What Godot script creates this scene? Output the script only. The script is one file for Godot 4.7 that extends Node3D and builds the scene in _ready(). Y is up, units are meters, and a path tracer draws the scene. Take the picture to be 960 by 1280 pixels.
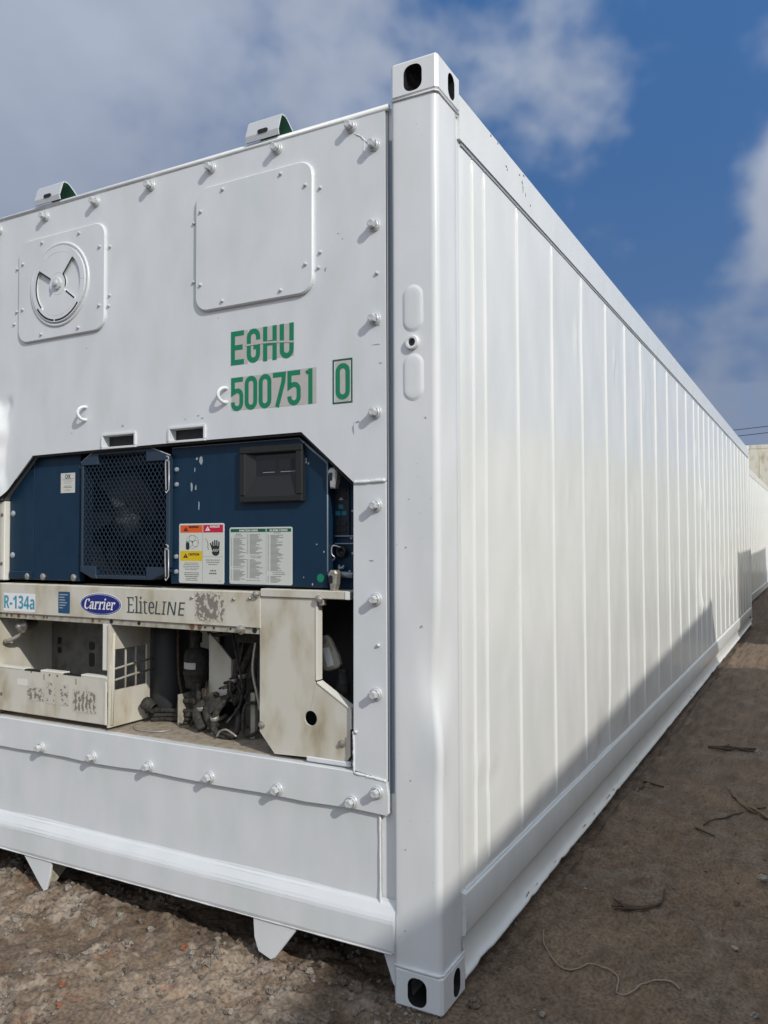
extends Node3D

const PZ := -0.012          # plane of the machinery end's sheet metal
var M := {}
var used := {}
var rng := RandomNumberGenerator.new()
var nz := FastNoiseLite.new()

# ------------------------------------------------------------------ naming and committing
func numbered(n: String) -> String:
	if not used.has(n):
		used[n] = 0
		return n
	used[n] += 1
	return "%s_%03d" % [n, used[n]]

func put(o: Node3D, called: String, parent: Node, mat: Material) -> Node3D:
	o.name = called
	if o is MeshInstance3D and mat:
		o.material_override = mat
	parent.add_child(o, true)
	return o

func build(st: SurfaceTool, called: String, mat: Material, parent: Node, shift := true) -> MeshInstance3D:
	st.generate_normals()
	var mi := MeshInstance3D.new()
	mi.mesh = st.commit()
	put(mi, called, parent, mat)
	if shift and parent != self and parent.get_parent() == self:
		mi.position = -parent.position
	return mi

# the separate pieces collected in one tool become parts of their own
func build_each(st: SurfaceTool, called: String, mat: Material, parent: Node, shift := true) -> void:
	st.generate_normals()
	var arr := st.commit_to_arrays()
	var v: PackedVector3Array = arr[Mesh.ARRAY_VERTEX]
	var nn: PackedVector3Array = arr[Mesh.ARRAY_NORMAL]
	var at_ := {}
	var up := []
	for i in v.size(): up.append(i)
	var root := func(i: int) -> int:
		while up[i] != i: i = up[i]
		return i
	for i in v.size():
		var k := Vector3i((v[i] * 20000.0).round())
		if at_.has(k): up[root.call(i)] = root.call(at_[k])
		else: at_[k] = i
	for i in range(0, v.size(), 3):
		up[root.call(i + 1)] = root.call(i)
		up[root.call(i + 2)] = root.call(i)
	var by := {}
	for i in range(0, v.size(), 3):
		var r: int = root.call(i)
		if not by.has(r): by[r] = []
		by[r].append(i)
	for r in by:
		var s2 := SurfaceTool.new()
		s2.begin(Mesh.PRIMITIVE_TRIANGLES)
		for i in by[r]:
			for j in 3:
				s2.set_normal(nn[i + j])
				s2.add_vertex(v[i + j])
		var mi := MeshInstance3D.new()
		mi.mesh = s2.commit()
		put(mi, called, parent, mat)
		if shift and parent != self and parent.get_parent() == self: mi.position = -parent.position

func thing(called: String, label: String, category: String, at: Vector3, group := "") -> Node3D:
	var o := Node3D.new()
	o.name = numbered(called)
	add_child(o)
	o.position = at
	tag(o, label, category, group)
	return o

func tag(o: Node, label: String, category: String, group := "", kind := "") -> void:
	if label: o.set_meta("label", label)
	if category: o.set_meta("category", category)
	if group: o.set_meta("group", group)
	if kind: o.set_meta("kind", kind)

# ------------------------------------------------------------------ shape helpers (faces given counter-clockwise seen from outside)
func S(smooth := false) -> SurfaceTool:
	var st := SurfaceTool.new()
	st.begin(Mesh.PRIMITIVE_TRIANGLES)
	st.set_smooth_group(1 if smooth else -1)
	return st

func tri(st: SurfaceTool, a: Vector3, b: Vector3, c: Vector3) -> void:
	st.add_vertex(a); st.add_vertex(c); st.add_vertex(b)

func quad(st: SurfaceTool, a: Vector3, b: Vector3, c: Vector3, d: Vector3) -> void:
	tri(st, a, b, c); tri(st, a, c, d)

func box(st: SurfaceTool, lo: Vector3, hi: Vector3, bev := 0.0, xf := Transform3D.IDENTITY) -> void:
	var c := (lo + hi) * 0.5
	var h := (hi - lo).abs() * 0.5
	var b: float = min(bev, min(h.x, min(h.y, h.z)) * 0.9)
	var P := func(sx: float, sy: float, sz: float, ax: int) -> Vector3:
		var v := Vector3(sx * (h.x - (0.0 if ax == 0 else b)), sy * (h.y - (0.0 if ax == 1 else b)), sz * (h.z - (0.0 if ax == 2 else b)))
		return xf * (c + v)
	for s in [-1.0, 1.0]:
		var fx := [P.call(s, -1, -1, 0), P.call(s, 1, -1, 0), P.call(s, 1, 1, 0), P.call(s, -1, 1, 0)]
		var fy := [P.call(-1, s, -1, 1), P.call(-1, s, 1, 1), P.call(1, s, 1, 1), P.call(1, s, -1, 1)]
		var fz := [P.call(-1, -1, s, 2), P.call(1, -1, s, 2), P.call(1, 1, s, 2), P.call(-1, 1, s, 2)]
		for f in [fx, fy, fz]:
			if s > 0: quad(st, f[0], f[1], f[2], f[3])
			else: quad(st, f[3], f[2], f[1], f[0])
	if b <= 0.0: return
	for s in [-1.0, 1.0]:
		for t in [-1.0, 1.0]:
			var q := [P.call(s, t, -1, 0), P.call(s, t, 1, 0), P.call(s, t, 1, 1), P.call(s, t, -1, 1)]
			if s * t < 0: q.reverse()
			quad(st, q[3], q[2], q[1], q[0])
			q = [P.call(s, -1, t, 0), P.call(s, 1, t, 0), P.call(s, 1, t, 2), P.call(s, -1, t, 2)]
			if s * t > 0: q.reverse()
			quad(st, q[3], q[2], q[1], q[0])
			q = [P.call(-1, s, t, 1), P.call(1, s, t, 1), P.call(1, s, t, 2), P.call(-1, s, t, 2)]
			if s * t < 0: q.reverse()
			quad(st, q[3], q[2], q[1], q[0])
			for w in [-1.0, 1.0]:
				var a: Vector3 = P.call(s, t, w, 0)
				var bb: Vector3 = P.call(s, t, w, 1)
				var cc: Vector3 = P.call(s, t, w, 2)
				if s * t * w > 0: tri(st, a, bb, cc)
				else: tri(st, a, cc, bb)

func ccw(p: PackedVector2Array) -> PackedVector2Array:
	var a := 0.0
	for i in p.size():
		a += p[i].cross(p[(i + 1) % p.size()])
	if a < 0: p.reverse()
	return p

func inset(p: PackedVector2Array, b: float) -> PackedVector2Array:
	var out := PackedVector2Array()
	var n := p.size()
	for i in n:
		var d0 := (p[i] - p[(i + n - 1) % n]).normalized()
		var d1 := (p[(i + 1) % n] - p[i]).normalized()
		var n0 := Vector2(-d0.y, d0.x)
		var n1 := Vector2(-d1.y, d1.x)
		var m := n0 + n1
		var l := m.length_squared()
		out.append(p[i] + (m * (2.0 * b / l) if l > 0.2 else n0 * b))
	return out

# polygon in x,y pushed from z0 (back) to z1 (front), front edge chamfered
func prism(st: SurfaceTool, pts, z0: float, z1: float, bev := 0.0, xf := Transform3D.IDENTITY) -> void:
	var p := ccw(PackedVector2Array(pts))
	var n := p.size()
	var q := inset(p, bev) if bev > 0.0 else p
	var f := func(v: Vector2, z: float) -> Vector3: return xf * Vector3(v.x, v.y, z)
	var ix := Geometry2D.triangulate_polygon(q)
	for k in range(0, ix.size(), 3):
		var a := q[ix[k]]; var b := q[ix[k + 1]]; var c := q[ix[k + 2]]
		if (b - a).cross(c - a) < 0:
			var t := b; b = c; c = t
		tri(st, f.call(a, z1), f.call(b, z1), f.call(c, z1))
	ix = Geometry2D.triangulate_polygon(p)
	for k in range(0, ix.size(), 3):
		var a := p[ix[k]]; var b := p[ix[k + 1]]; var c := p[ix[k + 2]]
		if (b - a).cross(c - a) < 0:
			var t := b; b = c; c = t
		tri(st, f.call(a, z0), f.call(c, z0), f.call(b, z0))
	var zs: float = z1 - bev * sign(z1 - z0)
	for i in n:
		var j := (i + 1) % n
		quad(st, f.call(p[i], z0), f.call(p[j], z0), f.call(p[j], zs), f.call(p[i], zs))
		if bev > 0.0:
			quad(st, f.call(p[i], zs), f.call(p[j], zs), f.call(q[j], z1), f.call(q[i], z1))

# prism axes: IN_YZ puts polygon (z,y) in the plane facing +x; IN_ZY_X for profiles swept along x
func plane_x() -> Transform3D:      # polygon x -> -z ... use points (-z, y); extrusion -> +x
	return Transform3D(Basis(Vector3(0, 0, -1), Vector3(0, 1, 0), Vector3(1, 0, 0)), Vector3.ZERO)

func lathe(st: SurfaceTool, prof, n: int, xf: Transform3D) -> void:   # prof: Vector2(radius, height along y)
	for k in prof.size() - 1:
		for i in n:
			var a0 := TAU * i / n
			var a1 := TAU * (i + 1) / n
			var r0: float = prof[k].x; var r1: float = prof[k + 1].x
			var y0: float = prof[k].y; var y1: float = prof[k + 1].y
			var A := xf * Vector3(cos(a0) * r0, y0, -sin(a0) * r0)
			var B := xf * Vector3(cos(a1) * r0, y0, -sin(a1) * r0)
			var C := xf * Vector3(cos(a1) * r1, y1, -sin(a1) * r1)
			var D := xf * Vector3(cos(a0) * r1, y1, -sin(a0) * r1)
			if r0 > 0.00001: tri(st, A, B, C) if r1 > 0.00001 else tri(st, A, B, D)
			if r1 > 0.00001: tri(st, A, C, D)

func forward() -> Transform3D:       # lathe axis y -> world +z
	return Transform3D(Basis(Vector3(1, 0, 0), Vector3(0, 0, 1), Vector3(0, -1, 0)), Vector3.ZERO)

func at(v: Vector3, b := Basis.IDENTITY) -> Transform3D:
	return Transform3D(b, v)

func facing(v: Vector3) -> Transform3D:
	var t := forward()
	t.origin = v
	return t

func tube(st: SurfaceTool, pts: Array, r: float, n := 8, closed := false, rough := 0.0) -> void:
	var m := pts.size()
	var rings := []
	var up := Vector3(0.13, 0.97, 0.21).normalized()
	for i in m:
		var a: Vector3 = pts[(i - 1 + m) % m] if (closed or i > 0) else pts[0]
		var b: Vector3 = pts[(i + 1) % m] if (closed or i < m - 1) else pts[m - 1]
		var d := (b - a).normalized()
		var u := d.cross(up)
		if u.length() < 0.1: u = d.cross(Vector3(1, 0, 0))
		u = u.normalized()
		var w := d.cross(u)
		var rr := r * (1.0 + (rng.randf() - 0.5) * rough)
		var ring := []
		for k in n:
			var t := TAU * k / n
			ring.append(pts[i] + (u * cos(t) + w * sin(t)) * rr)
		rings.append(ring)
	for i in (m if closed else m - 1):
		var j := (i + 1) % m
		for k in n:
			var l := (k + 1) % n
			quad(st, rings[i][k], rings[j][k], rings[j][l], rings[i][l])
	if not closed:
		for k in range(1, n - 1):
			tri(st, rings[0][0], rings[0][k], rings[0][k + 1])
			tri(st, rings[m - 1][0], rings[m - 1][k + 1], rings[m - 1][k])

func smooth_path(pts: Array, per := 6) -> Array:
	var out := []
	var n := pts.size()
	for i in n - 1:
		var p0: Vector3 = pts[max(i - 1, 0)]
		var p1: Vector3 = pts[i]
		var p2: Vector3 = pts[i + 1]
		var p3: Vector3 = pts[min(i + 2, n - 1)]
		for k in per:
			out.append(p1.cubic_interpolate(p2, p0, p3, float(k) / per))
	out.append(pts[n - 1])
	return out

func rrect(cx: float, cy: float, w: float, h: float, r: float, n := 6) -> PackedVector2Array:
	var p := PackedVector2Array()
	for c in [[1, 1, 0.0], [-1, 1, 0.5], [-1, -1, 1.0], [1, -1, 1.5]]:
		for k in n + 1:
			var t: float = PI * (c[2] + 0.5 * k / n)
			p.append(Vector2(cx + c[0] * (w / 2 - r) + cos(t) * r, cy + c[1] * (h / 2 - r) + sin(t) * r))
	return p

func sector(r0: float, r1: float, a0: float, a1: float, c: Vector2, n := 10) -> PackedVector2Array:
	var p := PackedVector2Array()
	for k in n + 1:
		var t := deg_to_rad(lerp(a0, a1, float(k) / n))
		p.append(c + Vector2(cos(t), sin(t)) * r1)
	if r0 <= 0.0: p.append(c)
	else:
		for k in n + 1:
			var t := deg_to_rad(lerp(a1, a0, float(k) / n))
			p.append(c + Vector2(cos(t), sin(t)) * r0)
	return p

func stroke(st: SurfaceTool, p: Array, w: float, z: float, o: Vector2, closed := false) -> void:
	var n := p.size()
	var L := []
	var R := []
	for i in n:
		var a: Vector2 = p[(i - 1 + n) % n] if (closed or i > 0) else p[0]
		var b: Vector2 = p[(i + 1) % n] if (closed or i < n - 1) else p[n - 1]
		var d0: Vector2 = (p[i] - a).normalized()
		var d1: Vector2 = (b - p[i]).normalized()
		if d0 == Vector2.ZERO: d0 = d1
		if d1 == Vector2.ZERO: d1 = d0
		var m := (Vector2(-d0.y, d0.x) + Vector2(-d1.y, d1.x))
		m = m * (2.0 / max(m.length_squared(), 0.8)) * w * 0.5
		L.append(o + p[i] + m)
		R.append(o + p[i] - m)
	for i in (n if closed else n - 1):
		var j := (i + 1) % n
		quad(st, Vector3(R[i].x, R[i].y, z), Vector3(R[j].x, R[j].y, z), Vector3(L[j].x, L[j].y, z), Vector3(L[i].x, L[i].y, z))

func arc2(c: Vector2, r: float, a0: float, a1: float, n := 8) -> Array:
	var o := []
	for k in n + 1:
		var t := deg_to_rad(lerp(a0, a1, float(k) / n))
		o.append(c + Vector2(cos(t), sin(t)) * r)
	return o

func glyph(st: SurfaceTool, ch: String, o: Vector2, w: float, h: float, s: float, z: float) -> void:
	var l := s / 2; var r := w - s / 2; var b := s / 2; var t := h - s / 2
	var q := (r - l) / 2; var m := (l + r) / 2
	match ch:
		"E":
			stroke(st, [Vector2(l, 0), Vector2(l, h)], s, z, o)
			for y in [b, h * 0.51, t]: stroke(st, [Vector2(s, y), Vector2(w * (0.9 if y == h * 0.51 else 1.0), y)], s, z, o)
		"H":
			stroke(st, [Vector2(l, 0), Vector2(l, h)], s, z, o)
			stroke(st, [Vector2(r, 0), Vector2(r, h)], s, z, o)
			stroke(st, [Vector2(s, h * 0.51), Vector2(w - s, h * 0.51)], s, z, o)
		"U":
			stroke(st, [Vector2(l, h)] + arc2(Vector2(m, b + q), q, 180, 360) + [Vector2(r, h)], s, z, o)
		"G":
			stroke(st, [Vector2(r, h * 0.66)] + arc2(Vector2(m, t - q), q, 0, 180) + arc2(Vector2(m, b + q), q, 180, 360) + [Vector2(r, h * 0.46), Vector2(m, h * 0.46)], s, z, o)
		"0":
			stroke(st, arc2(Vector2(m, t - q), q, 0, 180) + arc2(Vector2(m, b + q), q, 180, 360), s, z, o, true)
		"5":
			stroke(st, [Vector2(w * 0.97, t), Vector2(l, t), Vector2(l, h * 0.54)] + arc2(Vector2(m, h * 0.6 - q), q, 125, 0) + arc2(Vector2(m, b + q), q, 0, -180) + [Vector2(l, h * 0.27)], s, z, o)
		"7":
			stroke(st, [Vector2(0, t), Vector2(r, t), Vector2(r - w * 0.04, h * 0.72), Vector2(w * 0.32, 0)], s, z, o)
		"1":
			stroke(st, [Vector2(m + w * 0.1, 0), Vector2(m + w * 0.1, h)], s, z, o)
			stroke(st, [Vector2(m + w * 0.1 - s * 0.5, t), Vector2(m - w * 0.22, t - h * 0.05)], s * 0.8, z, o)

func lettering(txt: String, font: String, bold: bool, x0: float, x1: float, y0: float, y1: float, z: float, mat: Material, parent: Node3D, called := "lettering", slant := 0.0) -> MeshInstance3D:
	var f := SystemFont.new()
	f.font_names = PackedStringArray([font])
	f.font_weight = 700 if bold else 400
	var t := TextMesh.new()
	t.font = f
	t.text = txt
	t.font_size = 64
	t.pixel_size = 0.01
	t.depth = 0.02
	var bb := t.get_aabb()
	var mi := MeshInstance3D.new()
	mi.mesh = t
	put(mi, called, parent, mat)
	var sx := (x1 - x0) / bb.size.x
	var sy := (y1 - y0) / bb.size.y
	mi.transform = Transform3D(Basis(Vector3(sx, 0, 0), Vector3(slant * sy, sy, 0), Vector3(0, 0, 0.02)), Vector3(x0 - bb.position.x * sx, y0 - bb.position.y * sy, z))
	if parent.get_parent() == self: mi.position -= parent.position
	return mi

func print_quad(called: String, x0: float, y0: float, x1: float, y1: float, z: float, img: Image, parent: Node3D) -> MeshInstance3D:
	var st := S()
	var c := [Vector3(x0, y0, z), Vector3(x1, y0, z), Vector3(x1, y1, z), Vector3(x0, y1, z)]
	var u := [Vector2(0, 1), Vector2(1, 1), Vector2(1, 0), Vector2(0, 0)]
	for k in [0, 2, 1, 0, 3, 2]:
		st.set_uv(u[k]); st.add_vertex(c[k])
	var m := StandardMaterial3D.new()
	m.albedo_texture = ImageTexture.create_from_image(img)
	m.roughness = 0.45
	return build(st, called, m, parent)

# ------------------------------------------------------------------ materials
func ramp(cols: Array, offs: Array) -> Gradient:
	var g := Gradient.new()
	g.offsets = PackedFloat32Array(offs)
	g.colors = PackedColorArray(cols)
	return g

func noise_tex(seed_: int, freq: float, oct: int, cols: Array, offs: Array, size := 512) -> NoiseTexture2D:
	var n := FastNoiseLite.new()
	n.seed = seed_
	n.frequency = freq
	n.fractal_octaves = oct
	n.noise_type = FastNoiseLite.TYPE_SIMPLEX_SMOOTH
	var t := NoiseTexture2D.new()
	t.width = size; t.height = size
	t.seamless = true
	t.noise = n
	t.color_ramp = ramp(cols, offs)
	return t

func noise_normal(seed_: int, freq: float, oct: int, bump: float, size := 512) -> NoiseTexture2D:
	var n := FastNoiseLite.new()
	n.seed = seed_
	n.frequency = freq
	n.fractal_octaves = oct
	n.noise_type = FastNoiseLite.TYPE_SIMPLEX_SMOOTH
	var t := NoiseTexture2D.new()
	t.width = size; t.height = size
	t.seamless = true
	t.noise = n
	t.as_normal_map = true
	t.bump_strength = bump
	return t

func mat(lin: Color, rough: float, metal := 0.0) -> StandardMaterial3D:
	var m := StandardMaterial3D.new()
	m.albedo_color = lin.linear_to_srgb()
	m.roughness = rough
	m.metallic = metal
	return m

func textured(m: StandardMaterial3D, albedo: Texture2D, scale: Vector3, normal: Texture2D = null, depth := 1.0) -> StandardMaterial3D:
	m.uv1_triplanar = true
	m.uv1_world_triplanar = true
	m.uv1_scale = scale
	if albedo: m.albedo_texture = albedo
	if normal:
		m.normal_enabled = true
		m.normal_texture = normal
		m.normal_scale = depth
	return m

func make_materials() -> void:
	var g := func(v: float) -> Color: return Color(v, v, v)
	var brushed := noise_tex(3, 0.012, 5, [Color(0.945, 0.96, 0.952), Color(0.972, 0.976, 0.976), Color(0.985, 0.985, 0.99), Color(1, 1, 1)], [0.1, 0.4, 0.65, 0.95])
	var soft := noise_tex(11, 0.01, 4, [Color(0.97, 0.975, 0.97), Color(1, 1, 1)], [0.2, 0.8])
	var grime := noise_tex(21, 0.014, 6, [Color(0.78, 0.75, 0.69), Color(0.92, 0.905, 0.875), Color(1, 1, 1)], [0.05, 0.35, 0.75])
	var dusty := noise_tex(29, 0.015, 6, [Color(0.35, 0.35, 0.36), Color(0.75, 0.73, 0.70), Color(1, 0.97, 0.92)], [0.1, 0.5, 0.9])
	var stain := noise_tex(27, 0.012, 6, [Color(0.80, 0.76, 0.68), Color(0.94, 0.925, 0.89), Color(1, 1, 1)], [0.0, 0.3, 0.6])
	var waves := noise_normal(5, 0.006, 2, 5.0)
	var peel := noise_normal(8, 0.05, 4, 3.0)
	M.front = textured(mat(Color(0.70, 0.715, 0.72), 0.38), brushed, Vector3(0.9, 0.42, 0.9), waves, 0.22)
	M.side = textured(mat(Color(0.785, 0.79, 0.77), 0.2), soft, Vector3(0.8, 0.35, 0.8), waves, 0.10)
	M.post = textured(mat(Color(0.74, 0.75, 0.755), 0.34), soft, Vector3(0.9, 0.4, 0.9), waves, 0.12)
	M.bolt = textured(mat(Color(0.60, 0.61, 0.615), 0.36, 0.15), brushed, Vector3(9, 9, 9), peel, 0.3)
	M.weld = textured(mat(Color(0.74, 0.75, 0.75), 0.38), soft, Vector3(6, 6, 6), peel, 0.8)
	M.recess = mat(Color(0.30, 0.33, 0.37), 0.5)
	M.navy = textured(mat(Color(0.009, 0.034, 0.066), 0.36), noise_tex(33, 0.01, 4, [Color(0.93, 0.93, 0.95), Color(1, 1, 1)], [0.2, 0.8]), Vector3(2, 1, 2), waves, 0.1)
	M.navy.metallic_specular = 0.35
	M.navy_edge = mat(Color(0.25, 0.30, 0.36), 0.5)
	M.guard = mat(Color(0.022, 0.040, 0.066), 0.42)
	M.cream = textured(mat(Color(0.60, 0.575, 0.50), 0.48), stain, Vector3(1.1, 0.5, 1.1), waves, 0.1)
	M.cream_dirty = textured(mat(Color(0.42, 0.40, 0.34), 0.6), grime, Vector3(3, 2, 3), peel, 0.3)
	M.cream_edge = mat(Color(0.72, 0.70, 0.63), 0.5)
	M.shaded_grime = textured(mat(Color(0.17, 0.17, 0.16), 0.7), grime, Vector3(2, 2, 2), peel, 0.3)  # dirty grey, darkened to paint in the deep shade of the recess
	M.dust = textured(mat(Color(0.36, 0.31, 0.25), 0.9), grime, Vector3(3, 3, 3), peel, 0.5)
	M.cavity = mat(Color(0.2, 0.19, 0.18), 0.7)
	M.black = mat(Color(0.012, 0.012, 0.014), 0.55)
	M.rubber = textured(mat(Color(0.05, 0.049, 0.046), 0.8), dusty, Vector3(6, 6, 6))
	M.hose = textured(mat(Color(0.075, 0.072, 0.066), 0.85), dusty, Vector3(7, 7, 7))
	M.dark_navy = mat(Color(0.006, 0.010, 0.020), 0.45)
	M.charcoal = mat(Color(0.023, 0.024, 0.025), 0.40)
	M.charcoal.metallic_specular = 0.35
	M.fan_black = mat(Color(0.03, 0.031, 0.033), 0.55)
	M.screen = mat(Color(0.01, 0.01, 0.011), 0.15)
	M.steel = textured(mat(Color(0.45, 0.43, 0.40), 0.45, 0.6), grime, Vector3(8, 8, 8))
	M.old_copper = textured(mat(Color(0.12, 0.085, 0.06), 0.6, 0.4), dusty, Vector3(7, 7, 7))
	M.zinc = mat(Color(0.5, 0.5, 0.5), 0.35, 0.5)
	M.green = mat(Color(0.003, 0.205, 0.098), 0.5)
	M.green_dark = textured(mat(Color(0.012, 0.11, 0.06), 0.55), grime, Vector3(6, 6, 6))
	M.patch = textured(mat(Color(0.50, 0.475, 0.45), 0.6), soft, Vector3(5, 5, 5))
	M.white = mat(Color(0.78, 0.78, 0.77), 0.5)
	M.logo_blue = mat(Color(0.015, 0.022, 0.19), 0.35)
	M.cyan = mat(Color(0.06, 0.30, 0.42), 0.5)
	M.teal = mat(Color(0.01, 0.13, 0.19), 0.5)
	M.label_blue = mat(Color(0.012, 0.07, 0.16), 0.5)
	M.script = mat(Color(0.05, 0.075, 0.075), 0.5)
	M.chip = mat(Color(0.16, 0.14, 0.12), 0.8)
	M.scuff = mat(Color(0.33, 0.38, 0.43), 0.6)
	M.rust = mat(Color(0.16, 0.07, 0.03), 0.85)
	M.tan_wall = textured(mat(Color(0.74, 0.71, 0.59), 0.5), stain, Vector3(0.5, 0.3, 0.5), waves, 0.1)
	M.pale_grey = textured(mat(Color(0.58, 0.575, 0.55), 0.5), grime, Vector3(0.5, 0.3, 0.5), waves, 0.1)
	M.wood = textured(mat(Color(0.14, 0.11, 0.085), 0.85), grime, Vector3(4, 1, 4))
	M.twig = textured(mat(Color(0.075, 0.054, 0.038), 0.9), grime, Vector3(9, 9, 9))
	M.rope = textured(mat(Color(0.19, 0.145, 0.105), 0.9), grime, Vector3(9, 9, 9))
	M.wire = mat(Color(0.25, 0.19, 0.145), 0.7)
	M.cable = mat(Color(0.05, 0.05, 0.055), 0.6)
	var dirt_fine := noise_tex(41, 0.03, 8, [Color(0.64, 0.62, 0.60), Color(0.88, 0.87, 0.86), Color(1, 1, 1)], [0.12, 0.5, 0.85], 1024)
	M.ground = textured(mat(Color(1, 1, 1), 0.95), dirt_fine, Vector3(1.9, 1.9, 1.9), noise_normal(43, 0.03, 8, 10.0, 1024), 0.3)
	M.ground.vertex_color_use_as_albedo = true
	M.stone = textured(mat(Color(1, 1, 1), 0.92), dirt_fine, Vector3(5, 5, 5), peel, 0.7)
	M.stone.vertex_color_use_as_albedo = true
	M.stone_pale = textured(mat(Color(0.36, 0.33, 0.29), 0.92), dirt_fine, Vector3(5, 5, 5), peel, 0.7)
	M.stone_brown = textured(mat(Color(0.21, 0.165, 0.125), 0.95), dirt_fine, Vector3(5, 5, 5), peel, 0.7)
	M.brick = textured(mat(Color(0.33, 0.13, 0.07), 0.92), dirt_fine, Vector3(5, 5, 5), peel, 0.7)

# ------------------------------------------------------------------ the whole
func _ready() -> void:
	rng.seed = 7
	nz.seed = 19
	nz.noise_type = FastNoiseLite.TYPE_SIMPLEX_SMOOTH
	nz.fractal_octaves = 4
	nz.frequency = 1.0
	var cam := Camera3D.new()
	cam.name = "camera"
	cam.fov = 64.8027
	cam.near = 0.05
	cam.far = 2000.0
	cam.rotation_order = EULER_ORDER_YXZ
	cam.rotation = Vector3(0.03396700, 0.49605048, -0.00360272)
	cam.position = Vector3(1.00033, 1.40546, 2.19768)
	add_child(cam)
	cam.current = true
	var we := WorldEnvironment.new()
	we.name = "world_environment"
	var e := Environment.new()
	e.background_mode = Environment.BG_SKY
	e.tonemap_mode = Environment.TONE_MAPPER_LINEAR
	e.tonemap_exposure = 1.0
	e.sdfgi_enabled = true
	e.ssao_enabled = true
	e.ssil_enabled = true
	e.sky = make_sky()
	we.environment = e
	add_child(we)
	var sun := DirectionalLight3D.new()
	sun.name = "sun"
	sun.basis = Basis.looking_at(Vector3(-1.36, -1.0, -0.74).normalized())
	sun.light_energy = 0.86
	sun.light_color = Color(1.0, 0.98, 0.945)
	sun.light_angular_distance = 0.9
	sun.shadow_enabled = true
	add_child(sun)
	make_materials()
	make_ground()
	make_yard()
	make_reefer()
	make_litter()

func make_sky() -> Sky:
	var w := 2048
	var h := 1024
	var img := Image.create(w, h, false, Image.FORMAT_RGBF)
	img.fill(Color(0.13, 0.11, 0.09))
	var n1 := FastNoiseLite.new()
	n1.seed = 4; n1.frequency = 1.0; n1.fractal_octaves = 5; n1.noise_type = FastNoiseLite.TYPE_SIMPLEX_SMOOTH; n1.fractal_gain = 0.5
	var n2 := FastNoiseLite.new()
	n2.seed = 9; n2.frequency = 1.0; n2.fractal_octaves = 3; n2.noise_type = FastNoiseLite.TYPE_SIMPLEX_SMOOTH
	var sun := Vector3(1.36, 1.0, 0.74).normalized()
	# cloud banks that the photograph shows: azimuth (degrees right of -z), elevation, half widths, strength
	var banks := [[-60.0, 33.0, 25.0, 26.0, 1.15], [-31.0, 29.0, 9.0, 12.0, 0.42], [-14.5, 28.5, 5.8, 5.5, 0.44], [-0.6, 21.5, 3.6, 4.0, 1.5], [-3.0, 9.0, 13.0, 6.0, 0.62], [24.0, 24.0, 13.0, 9.0, 0.5], [-4.0, 33.0, 4.5, 4.0, -0.3], [-7.0, 21.5, 3.0, 6.0, -0.4]]
	for y in h / 2:
		var el := (0.5 - (y + 0.5) / h) * PI
		var eld := rad_to_deg(el)
		for x in w:
			var az := wrapf((x + 0.5) / w * TAU, -PI, PI)   # the panorama's left edge is -z
			var d := Vector3(sin(az) * cos(el), sin(el), -cos(az) * cos(el))
			var up := d.y
			var base := Color(0.045, 0.128, 0.315).lerp(Color(0.20, 0.27, 0.38), pow(1.0 - up, 5.0))
			var p := Vector3(d.x, 0, d.z) / (up + 0.25)
			var v := n1.get_noise_3d(p.x * 1.5, 0.0, p.z * 1.5) * 0.4 + n1.get_noise_3d(d.x * 6.0, d.y * 8.0, d.z * 6.0) * 0.55 + n1.get_noise_3d(d.x * 19.0 + 3.0, d.y * 24.0, d.z * 19.0) * 0.32
			var azd := rad_to_deg(az)
			var c := 0.12
			for b in banks:
				var dx: float = wrapf(azd - b[0], -180, 180) / b[2]
				var dy: float = (eld - b[1]) / b[3]
				c += b[4] * exp(-(dx * dx + dy * dy))
			c += 0.65 * maxf(smoothstep(14.0, 40.0, azd), maxf(smoothstep(-80.0, -130.0, azd), 0.8 * smoothstep(38.0, 55.0, eld)))  # extra cloud out of view and overhead, added to whiten the fill
			var a: float = smoothstep(0.18, 0.98, c + v * lerpf(0.45, 0.70, smoothstep(-45.0, -24.0, azd)))
			var lit := 0.5 + 0.42 * n2.get_noise_3d(d.x * 3.0 + 4.0, d.y * 4.5, d.z * 3.0) + 0.16 * n2.get_noise_3d(d.x * 11.0 + 4.0, d.y * 15.0, d.z * 11.0)
			var cl := Color(0.20, 0.238, 0.335).lerp(Color(0.275, 0.315, 0.415), smoothstep(12.0, 26.0, eld)).lerp(Color(0.40, 0.455, 0.56), clampf(lit * (0.35 + 1.1 * smoothstep(8.0, 32.0, eld)), 0, 1))
			# forward scatter: unseen cloud pushed brighter and whiter toward the sun to lift fill
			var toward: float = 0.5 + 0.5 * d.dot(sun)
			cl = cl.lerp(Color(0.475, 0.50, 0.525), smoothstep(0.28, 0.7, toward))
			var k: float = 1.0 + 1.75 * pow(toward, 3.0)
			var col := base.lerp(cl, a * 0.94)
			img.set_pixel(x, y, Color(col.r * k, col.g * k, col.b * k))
	var m := PanoramaSkyMaterial.new()
	m.panorama = ImageTexture.create_from_image(img)
	var s := Sky.new()
	s.sky_material = m
	return s

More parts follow.
